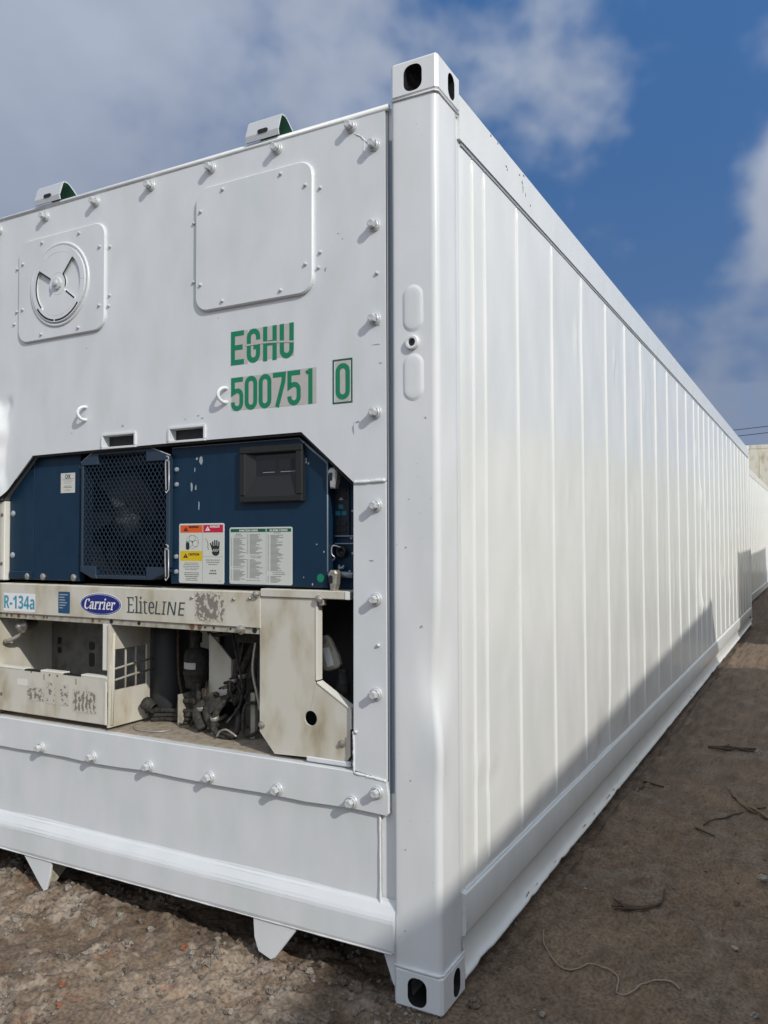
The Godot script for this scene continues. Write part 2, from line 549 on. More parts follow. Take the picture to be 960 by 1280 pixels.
# ------------------------------------------------------------------ ground
func ground_h(x: float, z: float) -> float:
	var far: float = smoothstep(3.0, 25.0, Vector2(x, z).length())
	var y := nz.get_noise_2d(x * 0.55 + 7.0, z * 0.55) * 0.05 * (0.3 + far) - 0.012
	y += nz.get_noise_2d(x * 2.6, z * 2.6 + 31.0) * 0.022
	y += nz.get_noise_2d(x * 9.0 + 11.0, z * 9.0) * 0.008
	var rough: float = smoothstep(0.3, -0.9, x) * smoothstep(-1.5, -0.5, z)
	var rub: float = smoothstep(-0.05, 0.35, nz.get_noise_2d(x * 1.9 + 9.0, z * 1.9) + 0.5 * exp(-pow((z + 0.02) / 0.16, 2.0)))
	y += (absf(nz.get_noise_2d(x * 16.0, z * 16.0 + 5.0)) * 0.026) * (0.22 + rough * rub)
	var clod := nz.get_noise_2d(x * 7.0 + 3.0, z * 7.0 + 8.0)
	y += maxf(0.0, clod - 0.08) * 0.042 * (1.0 - 0.6 * rough) - maxf(0.0, -0.15 - clod) * 0.03
	var bare: float = 1.0 - 0.85 * smoothstep(0.3, 0.0, rub) * smoothstep(0.1, -0.3, x)
	y += (absf(nz.get_noise_2d(x * 21.0, z * 21.0)) * 0.008 + nz.get_noise_2d(x * 46.0, z * 46.0) * 0.002) * bare
	# a ridge of scraped-up earth under the near end, and tyre ruts across the aisle
	y += rough * 0.035 * exp(-pow((z + 0.02 + 0.05 * sin(x * 3.0)) / 0.11, 2.0)) * (0.6 + 0.6 * nz.get_noise_2d(x * 4.0, 3.0))
	var rut := sin((z + 0.12 * x) * 3.4 + 1.2 * nz.get_noise_2d(x * 0.8, z * 0.8)) * 0.020 * smoothstep(-1.6, -3.2, z) * smoothstep(-0.2, 0.4, x)
	y += rut
	if x > -2.55 and x < 0.03 and z < -0.3: y = min(y, 0.0) - 0.01
	var pad: float = exp(-(pow((x + 0.08) / 0.16, 2.0) + pow((z + 0.09) / 0.16, 2.0)))
	return lerp(y, 0.0, pad)

func axis(lo: float, a: float, b: float, hi: float, fine: float, grow: float) -> Array:
	var out := []
	var v := a
	var s := fine
	while v > lo:
		s *= grow
		v -= s
		out.push_front(v)
	v = a
	while v < b:
		out.append(v); v += fine
	s = fine
	out.append(v)
	while v < hi:
		s *= grow
		v += s
		out.append(v)
	return out

func make_ground() -> void:
	var xs := axis(-400.0, -2.6, 1.3, 400.0, 0.012, 1.06)
	var zs := axis(-500.0, -1.6, 0.75, 300.0, 0.012, 1.028)
	var nx := xs.size()
	var nzz := zs.size()
	var V := PackedVector3Array(); V.resize(nx * nzz)
	var N := PackedVector3Array(); N.resize(nx * nzz)
	var C := PackedColorArray(); C.resize(nx * nzz)
	var H := PackedFloat32Array(); H.resize(nx * nzz)
	for j in nzz:
		for i in nx:
			H[j * nx + i] = ground_h(xs[i], zs[j])
	for j in nzz:
		for i in nx:
			var x: float = xs[i]; var z: float = zs[j]
			var k := j * nx + i
			V[k] = Vector3(x, H[k], z)
			var i0: int = max(i - 1, 0); var i1: int = min(i + 1, nx - 1); var j0: int = max(j - 1, 0); var j1: int = min(j + 1, nzz - 1)
			N[k] = Vector3(-(H[j * nx + i1] - H[j * nx + i0]) / (xs[i1] - xs[i0]), 1.0, -(H[j1 * nx + i] - H[j0 * nx + i]) / (zs[j1] - zs[j0])).normalized()
			var a := nz.get_noise_2d(x * 1.7 + 50.0, z * 1.7)
			var b := nz.get_noise_2d(x * 6.0, z * 6.0 + 90.0)
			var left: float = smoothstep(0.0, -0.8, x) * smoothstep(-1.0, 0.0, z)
			var c := Color(0.29, 0.210, 0.143).lerp(Color(0.18, 0.127, 0.086), clampf(0.5 + a * 1.1, 0, 1))
			var m1 := nz.get_noise_2d(x * 13.0 + 70.0, z * 13.0)
			var m2 := nz.get_noise_2d(x * 31.0, z * 31.0 + 20.0)
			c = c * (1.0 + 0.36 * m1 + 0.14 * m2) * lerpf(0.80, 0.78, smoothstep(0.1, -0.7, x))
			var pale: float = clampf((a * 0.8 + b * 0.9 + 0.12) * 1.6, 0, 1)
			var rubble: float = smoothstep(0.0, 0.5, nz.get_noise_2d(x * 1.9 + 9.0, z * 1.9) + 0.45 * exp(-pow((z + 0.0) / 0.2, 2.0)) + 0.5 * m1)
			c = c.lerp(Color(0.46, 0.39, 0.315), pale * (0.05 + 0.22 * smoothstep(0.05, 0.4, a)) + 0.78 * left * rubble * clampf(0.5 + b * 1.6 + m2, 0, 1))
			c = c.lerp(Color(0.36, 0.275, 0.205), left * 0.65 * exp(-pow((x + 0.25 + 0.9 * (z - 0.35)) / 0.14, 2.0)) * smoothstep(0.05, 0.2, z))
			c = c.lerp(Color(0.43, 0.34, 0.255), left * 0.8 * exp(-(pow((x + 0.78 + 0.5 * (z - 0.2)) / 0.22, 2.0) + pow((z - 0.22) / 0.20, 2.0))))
			c = c.lerp(Color(0.30, 0.12, 0.06), left * clampf((nz.get_noise_2d(x * 5.0 + 3.0, z * 5.0 + 44.0) - 0.42) * 3.0, 0, 0.4))
			C[k] = c
	var I := PackedInt32Array(); I.resize((nx - 1) * (nzz - 1) * 6)
	var q := 0
	for j in nzz - 1:
		for i in nx - 1:
			var k := j * nx + i
			I[q] = k; I[q + 1] = k + 1; I[q + 2] = k + nx
			I[q + 3] = k + 1; I[q + 4] = k + nx + 1; I[q + 5] = k + nx
			q += 6
	var arr := []
	arr.resize(Mesh.ARRAY_MAX)
	arr[Mesh.ARRAY_VERTEX] = V
	arr[Mesh.ARRAY_NORMAL] = N
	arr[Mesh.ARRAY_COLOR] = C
	arr[Mesh.ARRAY_INDEX] = I
	var am := ArrayMesh.new()
	am.add_surface_from_arrays(Mesh.PRIMITIVE_TRIANGLES, arr)
	var mi := MeshInstance3D.new()
	mi.mesh = am
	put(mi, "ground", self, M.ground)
	tag(mi, "bare brown dirt yard with gravel and ruts under the containers", "", "", "structure")

# ------------------------------------------------------------------ neighbouring containers of the yard
# origin at the middle of the base of the +z end; runs towards -z by length
func yard_container(label: String, at_: Vector3, turn: float, length: float, height: float, body: Material, ribbed: bool, group := "") -> Node3D:
	var t := thing("shipping_container", label, "container", at_, group)
	t.rotation.y = turn
	var W := 1.219
	var add := func(st: SurfaceTool, called: String, m: Material, par: Node3D) -> MeshInstance3D: return build(st, called, m, par, false)
	for sx in [-1.0, 1.0]:
		for ez in [0.0, 1.0]:
			var z0: float = -ez * length
			var zi: float = z0 + (-0.16 if ez == 0.0 else 0.16)
			var st := S()
			box(st, Vector3(sx * W, 0.118, z0 - sign(zi - z0) * -0.006), Vector3(sx * (W - 0.15), height - 0.118, zi), 0.02)
			add.call(st, "corner_post", body, t)
			for y in [0.0, height - 0.118]:
				st = S()
				box(st, Vector3(sx * W * 1.003, y, z0), Vector3(sx * (W - 0.162), y + 0.118, z0 + sign(zi - z0) * 0.178), 0.012)
				var c: MeshInstance3D = add.call(st, "corner_casting", body, t)
				st = S()
				prism(st, rrect(sx * (W - 0.085), y + 0.06, 0.055, 0.08, 0.027), 0.0, 0.003, 0.0, at(Vector3(0, 0, z0 - (0.0 if ez == 0.0 else 0.003))))
				prism(st, rrect(-(z0 + sign(zi - z0) * 0.1), y + 0.06, 0.05, 0.08, 0.025), 0.0, 0.003, 0.0, plane_x().translated(Vector3(sx * (W * 1.003 + 0.0002) - (0.003 if sx < 0 else 0.0), 0, 0)))
				build_each(st, "casting_hole", M.black, c, false)
		var sr := S()
		box(sr, Vector3(sx * W, height - 0.19, -0.178), Vector3(sx * (W - 0.06), height - 0.035, -length + 0.178), 0.012)
		add.call(sr, "top_rail", body, t)
		sr = S()
		box(sr, Vector3(sx * W, 0.03, -0.178), Vector3(sx * (W - 0.05), 0.2, -length + 0.178), 0.012)
		add.call(sr, "bottom_rail", body, t)
		# side wall: corrugated sheet, or flat panels with beads
		var wl := S()
		var p := PackedVector2Array()
		var z := -0.165
		if ribbed:
			var step := 0.49
			p.append(Vector2(W - 0.012, z))
			while z - step > -length + 0.165:
				z -= step
				p.append_array(PackedVector2Array([Vector2(W - 0.012, z + 0.012), Vector2(W - 0.004, z + 0.005), Vector2(W - 0.004, z - 0.005), Vector2(W - 0.012, z - 0.012)]))
			p.append(Vector2(W - 0.012, -length + 0.165))
		else:
			var pitch := 0.278
			while z - pitch > -length + 0.165:
				p.append_array(PackedVector2Array([Vector2(W - 0.006, z), Vector2(W - 0.006, z - 0.07), Vector2(W - 0.042, z - 0.138), Vector2(W - 0.042, z - 0.208)]))
				z -= pitch
			p.append(Vector2(W - 0.006, z)); p.append(Vector2(W - 0.006, -length + 0.165))
		for i in p.size() - 1:
			var a := Vector3(sx * p[i].x, 0.19, p[i].y); var b := Vector3(sx * p[i + 1].x, 0.19, p[i + 1].y)
			var up := Vector3(0, height - 0.375, 0)
			if sx > 0: quad(wl, a, b, b + up, a + up)
			else: quad(wl, b, a, a + up, b + up)
		add.call(wl, "side_wall", body, t)
	var st := S()
	box(st, Vector3(-W + 0.05, height - 0.11, -0.1), Vector3(W - 0.05, height - 0.06, -length + 0.1), 0.01)
	add.call(st, "roof", body, t)
	st = S()
	box(st, Vector3(-W + 0.05, 0.1, -0.02), Vector3(W - 0.05, 0.16, -length + 0.02))
	add.call(st, "underframe", M.recess, t)
	for ez in [0.0, 1.0]:
		var z0: float = -ez * length
		var s: float = -1.0 if ez == 0.0 else 1.0
		st = S()
		box(st, Vector3(-W + 0.14, height - 0.15, z0 + s * 0.01), Vector3(W - 0.14, height - 0.02, z0 + s * 0.12), 0.01)
		add.call(st, "door_header", body, t)
		st = S()
		box(st, Vector3(-W + 0.14, 0.02, z0 + s * 0.01), Vector3(W - 0.14, 0.15, z0 + s * 0.12), 0.01)
		add.call(st, "door_sill", body, t)
		for dx in [-1.0, 1.0]:
			st = S()
			box(st, Vector3(dx * 0.006, 0.155, z0 + s * 0.03), Vector3(dx * (W - 0.15), height - 0.155, z0 + s * 0.07), 0.008)
			var door: MeshInstance3D = add.call(st, "door", body, t)
			for lx in [0.22, 0.72]:
				st = S(true)
				tube(st, [Vector3(dx * lx, 0.06, z0 + s * 0.005), Vector3(dx * lx, height - 0.06, z0 + s * 0.005)], 0.017, 8)
				add.call(st, "lock_rod", M.zinc, door)
	return t

func make_yard() -> void:
	yard_container("white ribbed container standing end to end behind the near one", Vector3(-0.33 - 1.219, 0.0, -13.1), 0.0, 12.192, 2.95, M.side, true)
	# two cream boxes, one on the other, closing the far end of the row: long sides towards the camera
	yard_container("cream corrugated container carrying another at the far end of the row", Vector3(-9.6, 0.0, -33.4 - 1.219), PI / 2 * -1.0, 12.192, 2.591, M.tan_wall, true)
	yard_container("stained cream corrugated container stacked on top at the far end", Vector3(-9.6, 2.594, -33.4 - 1.219), PI / 2 * -1.0, 12.192, 2.591, M.tan_wall, true)
	# the row on the sun side of the aisle, which shades the dirt and the foot of the white wall
	yard_container("pale grey ribbed container across the aisle on the sunny side", Vector3(3.81 + 1.219, 0.0, 6.85), 0.078, 12.192, 2.896, M.pale_grey, true)
	yard_container("cream container further down the sunny side of the aisle", Vector3(2.25 + 1.219, 0.0, -8.68), 0.02, 12.192, 2.896, M.tan_wall, false)
	# power line far behind
	for s in [[Vector3(-26.0, 10.6, -60.0), "bare timber power pole far behind the white row"], [Vector3(16.0, 12.2, -60.0), "bare timber power pole beyond the end of the aisle"]]:
		var base: Vector3 = s[0]
		var t := thing("power_pole", s[1], "power pole", Vector3(base.x, 0, base.z), "power poles behind the yard")
		var st := S(true)
		tube(st, [Vector3(0, -0.2, 0), Vector3(0, base.y * 0.5, 0), Vector3(0, base.y + 0.6, 0)], 0.13, 10)
		build(st, "pole", M.wood, t, false)
		st = S()
		box(st, Vector3(-0.05, base.y - 0.95, -0.9), Vector3(0.05, base.y - 0.8, 0.9), 0.01)
		build(st, "crossarm", M.wood, t, false)
		for dy in [0.0, -0.45]:
			st = S(true)
			lathe(st, [Vector2(0, -0.08), Vector2(0.05, -0.08), Vector2(0.07, -0.02), Vector2(0.04, 0.02), Vector2(0.06, 0.06), Vector2(0, 0.09)], 10, at(Vector3(0, base.y + dy, 0.16)))
			build(st, "insulator", M.recess, t, false)
	for k in 2:
		var a := Vector3(-26.0, 10.6 - k * 0.45, -59.84)
		var b := Vector3(16.0, 12.2 - k * 0.45, -59.84)
		var pts := []
		for i in 33:
			var u := i / 32.0
			var v := a.lerp(b, u)
			v.y -= 4.0 * u * (1.0 - u) * 2.35
			pts.append(v)
		var st := S(true)
		tube(st, pts, 0.028, 6)
		var o := build(st, numbered("power_cable"), M.cable, self)
		tag(o, ["dark power cable sagging over the far containers, the upper of two", "dark power cable sagging over the far containers, the lower of two"][k], "cable", "power cables over the yard")

# ------------------------------------------------------------------ the refrigerated container
const DENTS := [[-0.33, 0.66, 0.05, 0.03, 0.004], [-0.44, 0.585, 0.08, 0.04, -0.004], [-0.45, 0.625, 0.05, 0.016, 0.005], [-2.1, 0.42, 0.16, 0.10, -0.010], [-2.55, 0.45, 0.09, 0.08, 0.010], [-3.4, 0.5, 0.15, 0.1, -0.008], [-5.9, 1.02, 0.06, 0.18, -0.018], [-6.05, 0.78, 0.12, 0.05, 0.016], [-7.7, 1.08, 0.09, 0.12, -0.018], [-9.0, 1.42, 0.10, 0.10, 0.016], [-5.75, 2.25, 0.05, 0.08, -0.016], [-6.0, 1.8, 0.07, 0.10, 0.016], [-8.6, 0.75, 0.12, 0.09, 0.010], [-1.55, 2.38, 0.3, 0.16, -0.005], [-1.62, 2.36, 0.03, 0.10, 0.006], [-4.0, 1.95, 0.12, 0.09, -0.005], [-10.3, 0.9, 0.12, 0.12, -0.01], [-3.3, 2.35, 0.04, 0.09, 0.006], [-2.42, 2.42, 0.02, 0.07, 0.007], [-2.44, 2.36, 0.02, 0.05, -0.005], [-4.05, 1.15, 0.025, 0.24, -0.007], [-4.42, 1.05, 0.03, 0.26, 0.007], [-4.95, 1.12, 0.03, 0.2, -0.008], [-6.6, 1.62, 0.05, 0.07, 0.014], [-8.0, 1.0, 0.06, 0.08, 0.014], [-7.0, 2.2, 0.05, 0.06, -0.012], [-1.0, 0.36, 0.05, 0.03, -0.005], [-1.9, 0.36, 0.06, 0.05, 0.006], [-1.95, 0.33, 0.05, 0.02, -0.006], [-1.45, 1.62, 0.015, 0.06, 0.003], [-2.9, 1.75, 0.1, 0.06, -0.004], [-0.6, 0.9, 0.05, 0.02, 0.003], [-9.4, 1.1, 0.06, 0.1, 0.014], [-10.0, 1.5, 0.06, 0.05, -0.012]]

func side_x(z: float, y: float) -> float:
	var x := -0.010 + nz.get_noise_2d(z * 0.9, y * 0.35) * 0.0028
	for d in DENTS:
		var dz: float = (z - d[0]) / d[2]
		var dy: float = (y - d[1]) / d[3]
		var q := dz * dz + dy * dy
		if q < 9.0: x += d[4] * exp(-q)
	return x

func hex_bolt() -> ArrayMesh:
	var st := S()
	lathe(st, [Vector2(0.0212, -0.002), Vector2(0.0212, 0.003), Vector2(0.020, 0.0045), Vector2(0.0172, 0.0045), Vector2(0.0172, 0.0095), Vector2(0.0145, 0.0118)], 20, forward())
	lathe(st, [Vector2(0.0140, 0.0110), Vector2(0.0140, 0.0262), Vector2(0.0127, 0.0285), Vector2(0.0084, 0.0295), Vector2(0.007, 0.0287), Vector2(0, 0.0287)], 6, forward())
	st.generate_normals()
	return st.commit()

func rivet_mesh() -> ArrayMesh:
	var st := S(true)
	lathe(st, [Vector2(0.0062, -0.001), Vector2(0.0062, 0.003), Vector2(0.005, 0.006), Vector2(0, 0.0072)], 8, forward())
	st.generate_normals()
	return st.commit()

func add_mesh(me: Mesh, called: String, m: Material, par: Node3D, p: Vector3, turn := 0.0) -> MeshInstance3D:
	var mi := MeshInstance3D.new()
	mi.mesh = me
	put(mi, called, par, m)
	mi.position = p - (par.position if par.get_parent() == self else Vector3.ZERO)
	mi.rotation.z = turn
	return mi

func casting(called: String, lo: Vector3, hi: Vector3, par: Node3D) -> void:
	var st := S()
	box(st, lo, hi, 0.009)
	st.generate_normals()
	var root := CSGCombiner3D.new()
	var body := CSGMesh3D.new()
	body.mesh = st.commit()
	body.material = M.post
	root.add_child(body)
	var c := (lo + hi) / 2
	var hollow := CSGBox3D.new()
	hollow.size = (hi - lo) - Vector3(0.056, 0.056, 0.056)
	hollow.position = c
	hollow.operation = CSGShape3D.OPERATION_SUBTRACTION
	hollow.material = M.cavity
	root.add_child(hollow)
	for k in 3:
		var hole := CSGPolygon3D.new()
		hole.polygon = rrect(0, 0, 0.063 if k == 0 else (0.052 if k == 1 else 0.1), 0.083 if k < 2 else 0.06, 0.0255, 5)
		hole.depth = 0.5
		hole.operation = CSGShape3D.OPERATION_SUBTRACTION
		hole.material = M.charcoal
		if k == 0: hole.position = c + Vector3(-0.002, -0.003, 0.25)
		elif k == 1:
			hole.rotation.y = PI / 2
			hole.position = c + Vector3(0.25, -0.002, -0.018)
			hole.depth = 0.25
		else:
			hole.rotation.x = PI / 2
			hole.position = c + Vector3(0, 0.25 if c.y < 1.0 else 0.0, 0)
			hole.depth = 0.25
			hole.position.y = c.y if c.y > 1.0 else c.y - 0.25
			hole.rotation.x = -PI / 2 if c.y > 1.0 else -PI / 2
			hole.position.y += 0.0
		root.add_child(hole)
	root.name = called
	par.add_child(root, true)
	root.position = -par.position

func make_reefer() -> void:
	var t := thing("refrigerated_container", "white refrigerated shipping container with blue cooling unit in its near end", "container", Vector3(-1.219, 0, -6.096))
	var st := S()
	# ---- frame: castings, posts, rails
	casting("corner_casting", Vector3(-0.162, 0, -0.178), Vector3(0.0, 0.118, 0.0), t)
	casting("corner_casting", Vector3(-0.162, 2.778, -0.178), Vector3(0.0, 2.896, 0.0), t)
	for q in [[-2.438, 0.0, 0.0], [-2.438, 2.778, 0.0], [-0.162, 0.0, -12.014], [-0.162, 2.778, -12.014], [-2.438, 0.0, -12.014], [-2.438, 2.778, -12.014]]:
		st = S()
		box(st, Vector3(q[0], q[1], q[2] - 0.178), Vector3(q[0] + 0.162, q[1] + 0.118, q[2]), 0.01)
		var cc := build(st, "corner_casting", M.post, t)
		if q[2] < -1.0 and q[0] > -1.0:
			st = S()
			prism(st, rrect(12.098, q[1] + 0.06, 0.05, 0.08, 0.025), 0.0, 0.002, 0.0, plane_x().translated(Vector3(0, 0, 0)))
			build(st, "casting_hole", M.black, cc)
	corner_post(t)
	for q in [[-2.438, -0.17], [-2.438, -12.185], [-0.17, -12.185]]:
		st = S()
		box(st, Vector3(q[0] + 0.004, 0.118, q[1]), Vector3(q[0] + 0.166, 2.778, q[1] + 0.163), 0.018)
		build(st, "corner_post", M.post, t)
	# weld beads round the castings
	st = S(true)
	tube(st, [Vector3(-0.160, 0.1195, -0.003), Vector3(-0.08, 0.1195, -0.003), Vector3(-0.012, 0.1195, -0.003), Vector3(-0.003, 0.1195, -0.012), Vector3(-0.003, 0.1195, -0.09), Vector3(-0.003, 0.121, -0.172)], 0.0052, 6, false, 0.5)
	build(st, "weld_bead", M.weld, t)
	st = S(true)
	tube(st, [Vector3(-0.158, 2.777, -0.003), Vector3(-0.08, 2.777, -0.003), Vector3(-0.012, 2.777, -0.003), Vector3(-0.003, 2.777, -0.012), Vector3(-0.003, 2.776, -0.09), Vector3(-0.003, 2.776, -0.172)], 0.0032, 6, false, 0.4)
	build(st, "weld_bead", M.weld, t)
	# top side rail: a box section whose lower lip overlaps the wall sheets
	st = S()
	prism(st, [Vector2(-0.09, 2.70), Vector2(-0.002, 2.70), Vector2(-0.002, 2.844), Vector2(-0.008, 2.850), Vector2(-0.09, 2.850)], -12.016, -0.176)
	build(st, "top_rail", M.side, t)
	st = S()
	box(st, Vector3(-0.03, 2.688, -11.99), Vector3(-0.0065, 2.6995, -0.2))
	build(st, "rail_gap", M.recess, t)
	st = S()
	for q in [[-0.62, 2.79, 0.012, 0.004], [-0.63, 2.782, 0.005, 0.006], [-0.80, 2.80, 0.006, 0.012], [-0.81, 2.778, 0.004, 0.02], [-0.84, 2.765, 0.004, 0.012], [-0.46, 2.835, 0.006, 0.006], [-0.53, 2.838, 0.005, 0.005], [-0.9, 2.746, 0.005, 0.006], [-0.77, 2.818, 0.009, 0.004], [-0.82, 2.835, 0.012, 0.004]]:
		var pp := PackedVector2Array()
		for k in 7: pp.append(Vector2(-q[0] + cos(k * TAU / 7) * q[2] * rng.randf_range(0.5, 1.0), q[1] + sin(k * TAU / 7) * q[3] * rng.randf_range(0.5, 1.0)))
		prism(st, pp, -0.003, -0.0012, 0.0, plane_x())
	build(st, "paint_chips", M.chip, t).set_meta("kind", "stuff")
	st = S()
	prism(st, [Vector2(-2.436, 2.70), Vector2(-2.436, 2.85), Vector2(-2.35, 2.85), Vector2(-2.35, 2.70)], -12.016, -0.176)
	build(st, "top_rail", M.side, t)
	st = S()
	box(st, Vector3(-2.36, 2.79, -12.1), Vector3(-0.08, 2.84, -0.14), 0.01)
	build(st, "roof", M.side, t)
	st = S()
	box(st, Vector3(-2.4, 0.17, -12.1), Vector3(-0.06, 0.24, -0.1))
	build(st, "floor_frame", M.recess, t)
	st = S()
	box(st, Vector3(-2.426, 0.17, -12.02), Vector3(-2.40, 2.71, -0.17))
	build(st, "far_side_wall", M.side, t)
	for s in [0, 1]:
		st = S()
		box(st, Vector3(-2.27 + s * 1.055, 0.16, -12.17), Vector3(-1.222 + s * 1.055, 2.76, -12.11), 0.01)
		var d := build(st, "rear_door", M.side, t)
		for lx in [0.3, 0.8]:
			st = S(true)
			tube(st, [Vector3(-2.27 + s * 1.055 + lx, 0.1, -12.19), Vector3(-2.27 + s * 1.055 + lx, 2.8, -12.19)], 0.016, 8)
			build(st, "lock_rod", M.zinc, d)
	st = S()
	box(st, Vector3(-2.27, 2.76, -12.19), Vector3(-0.17, 2.87, -12.05), 0.01)
	build(st, "rear_header", M.side, t)
	bottom_rail(t)
	side_panels(t)
	machinery_end(t)
	cooling_unit(t)
	lower_bay(t)

func corner_post(t: Node3D) -> void:
	# profile across the post (x, z), swept up the height, with the knock in its front edge
	var prof := [Vector2(-0.176, -0.050), Vector2(-0.166, -0.046), Vector2(-0.161, -0.012), Vector2(-0.157, -0.006)]
	for k in 9: prof.append(Vector2(lerp(-0.15, -0.028, k / 8.0), -0.005))
	for k in 7:
		var a := PI / 2 * (1.0 - k / 6.0)
		prof.append(Vector2(-0.025 + cos(a) * 0.020, -0.025 + sin(a) * 0.020))
	for k in 7: prof.append(Vector2(-0.005, lerp(-0.035, -0.150, k / 6.0)))
	prof.append_array([Vector2(-0.006, -0.153), Vector2(-0.012, -0.156), Vector2(-0.013, -0.166), Vector2(-0.012, -0.176), Vector2(-0.0125, -0.189), Vector2(-0.0135, -0.200)])
	var rows := 120
	var V := []
	for j in rows + 1:
		var y: float = lerp(0.112, 2.784, float(j) / rows)
		var row := []
		for p in prof:
			var d: float = Vector2(p.x + 0.005, p.y + 0.005).length()
			var g: float = exp(-pow((y - 0.965) / 0.105, 2.0)) + 0.5 * exp(-pow((y - 1.09) / 0.14, 2.0)) - 0.42 * exp(-pow((y - 0.76) / 0.09, 2.0))
			var f: float = exp(-pow(d / 0.052, 2.0))
			var w := nz.get_noise_2d(y * 1.1 + p.x * 4.0, 60.0 + p.y * 4.0) * 0.0012
			row.append(Vector3(p.x - 0.017 * g * f + w * f, y, p.y - 0.013 * g * f + w))
		V.append(row)
	var st := S(true)
	for j in rows:
		for i in prof.size() - 1:
			quad(st, V[j][i], V[j][i + 1], V[j + 1][i + 1], V[j + 1][i])
	build(st, "corner_post", M.post, t)
	st = S()
	for k in 26:
		var p := Vector2(rng.randf_range(-0.15, -0.03), rng.randf_range(0.2, 2.7))
		var r0 := 0.0012 + 0.0028 * pow(rng.randf(), 3.0)
		var pp := PackedVector2Array()
		for i in 6: pp.append(p + Vector2(cos(i * TAU / 6), sin(i * TAU / 6)) * r0 * rng.randf_range(0.6, 1.0))
		prism(st, pp, -0.006, -0.0038)
	build(st, "paint_specks", M.scuff, t).set_meta("kind", "stuff")
	# two pressed oval stiffeners and the vent socket between them
	for cy in [2.115, 1.902]:
		st = S(true)
		var rings := []
		for r in [[0.076, 0.151, -0.0057], [0.070, 0.145, -0.0048], [0.056, 0.131, -0.0012], [0.048, 0.123, -0.0005], [0.02, 0.09, -0.0004]]:
			rings.append([rrect(-0.088, cy, r[0], r[1], r[0] * 0.499, 8), r[2]])
		for k in rings.size() - 1:
			var a: PackedVector2Array = rings[k][0]; var b: PackedVector2Array = rings[k + 1][0]
			for i in a.size():
				var j := (i + 1) % a.size()
				quad(st, Vector3(a[i].x, a[i].y, rings[k][1]), Vector3(a[j].x, a[j].y, rings[k][1]), Vector3(b[j].x, b[j].y, rings[k + 1][1]), Vector3(b[i].x, b[i].y, rings[k + 1][1]))
		var l: PackedVector2Array = rings[4][0]
		for i in range(1, l.size() - 1): tri(st, Vector3(l[0].x, l[0].y, -0.0004), Vector3(l[i].x, l[i].y, -0.0004), Vector3(l[i + 1].x, l[i + 1].y, -0.0004))
		build(st, "oval_stiffener", M.post, t)
	st = S()
	lathe(st, [Vector2(0.0225, -0.006), Vector2(0.0225, 0.004), Vector2(0.020, 0.007), Vector2(0.0135, 0.007), Vector2(0.012, 0.004), Vector2(0.012, -0.002)], 20, facing(Vector3(-0.089, 2.0085, 0)))
	var so := build(st, "vent_socket", M.post, t)
	st = S()
	lathe(st, [Vector2(0.0122, -0.001), Vector2(0.0, -0.001)], 16, facing(Vector3(-0.089, 2.0085, 0)))
	build(st, "socket_bore", M.black, so)

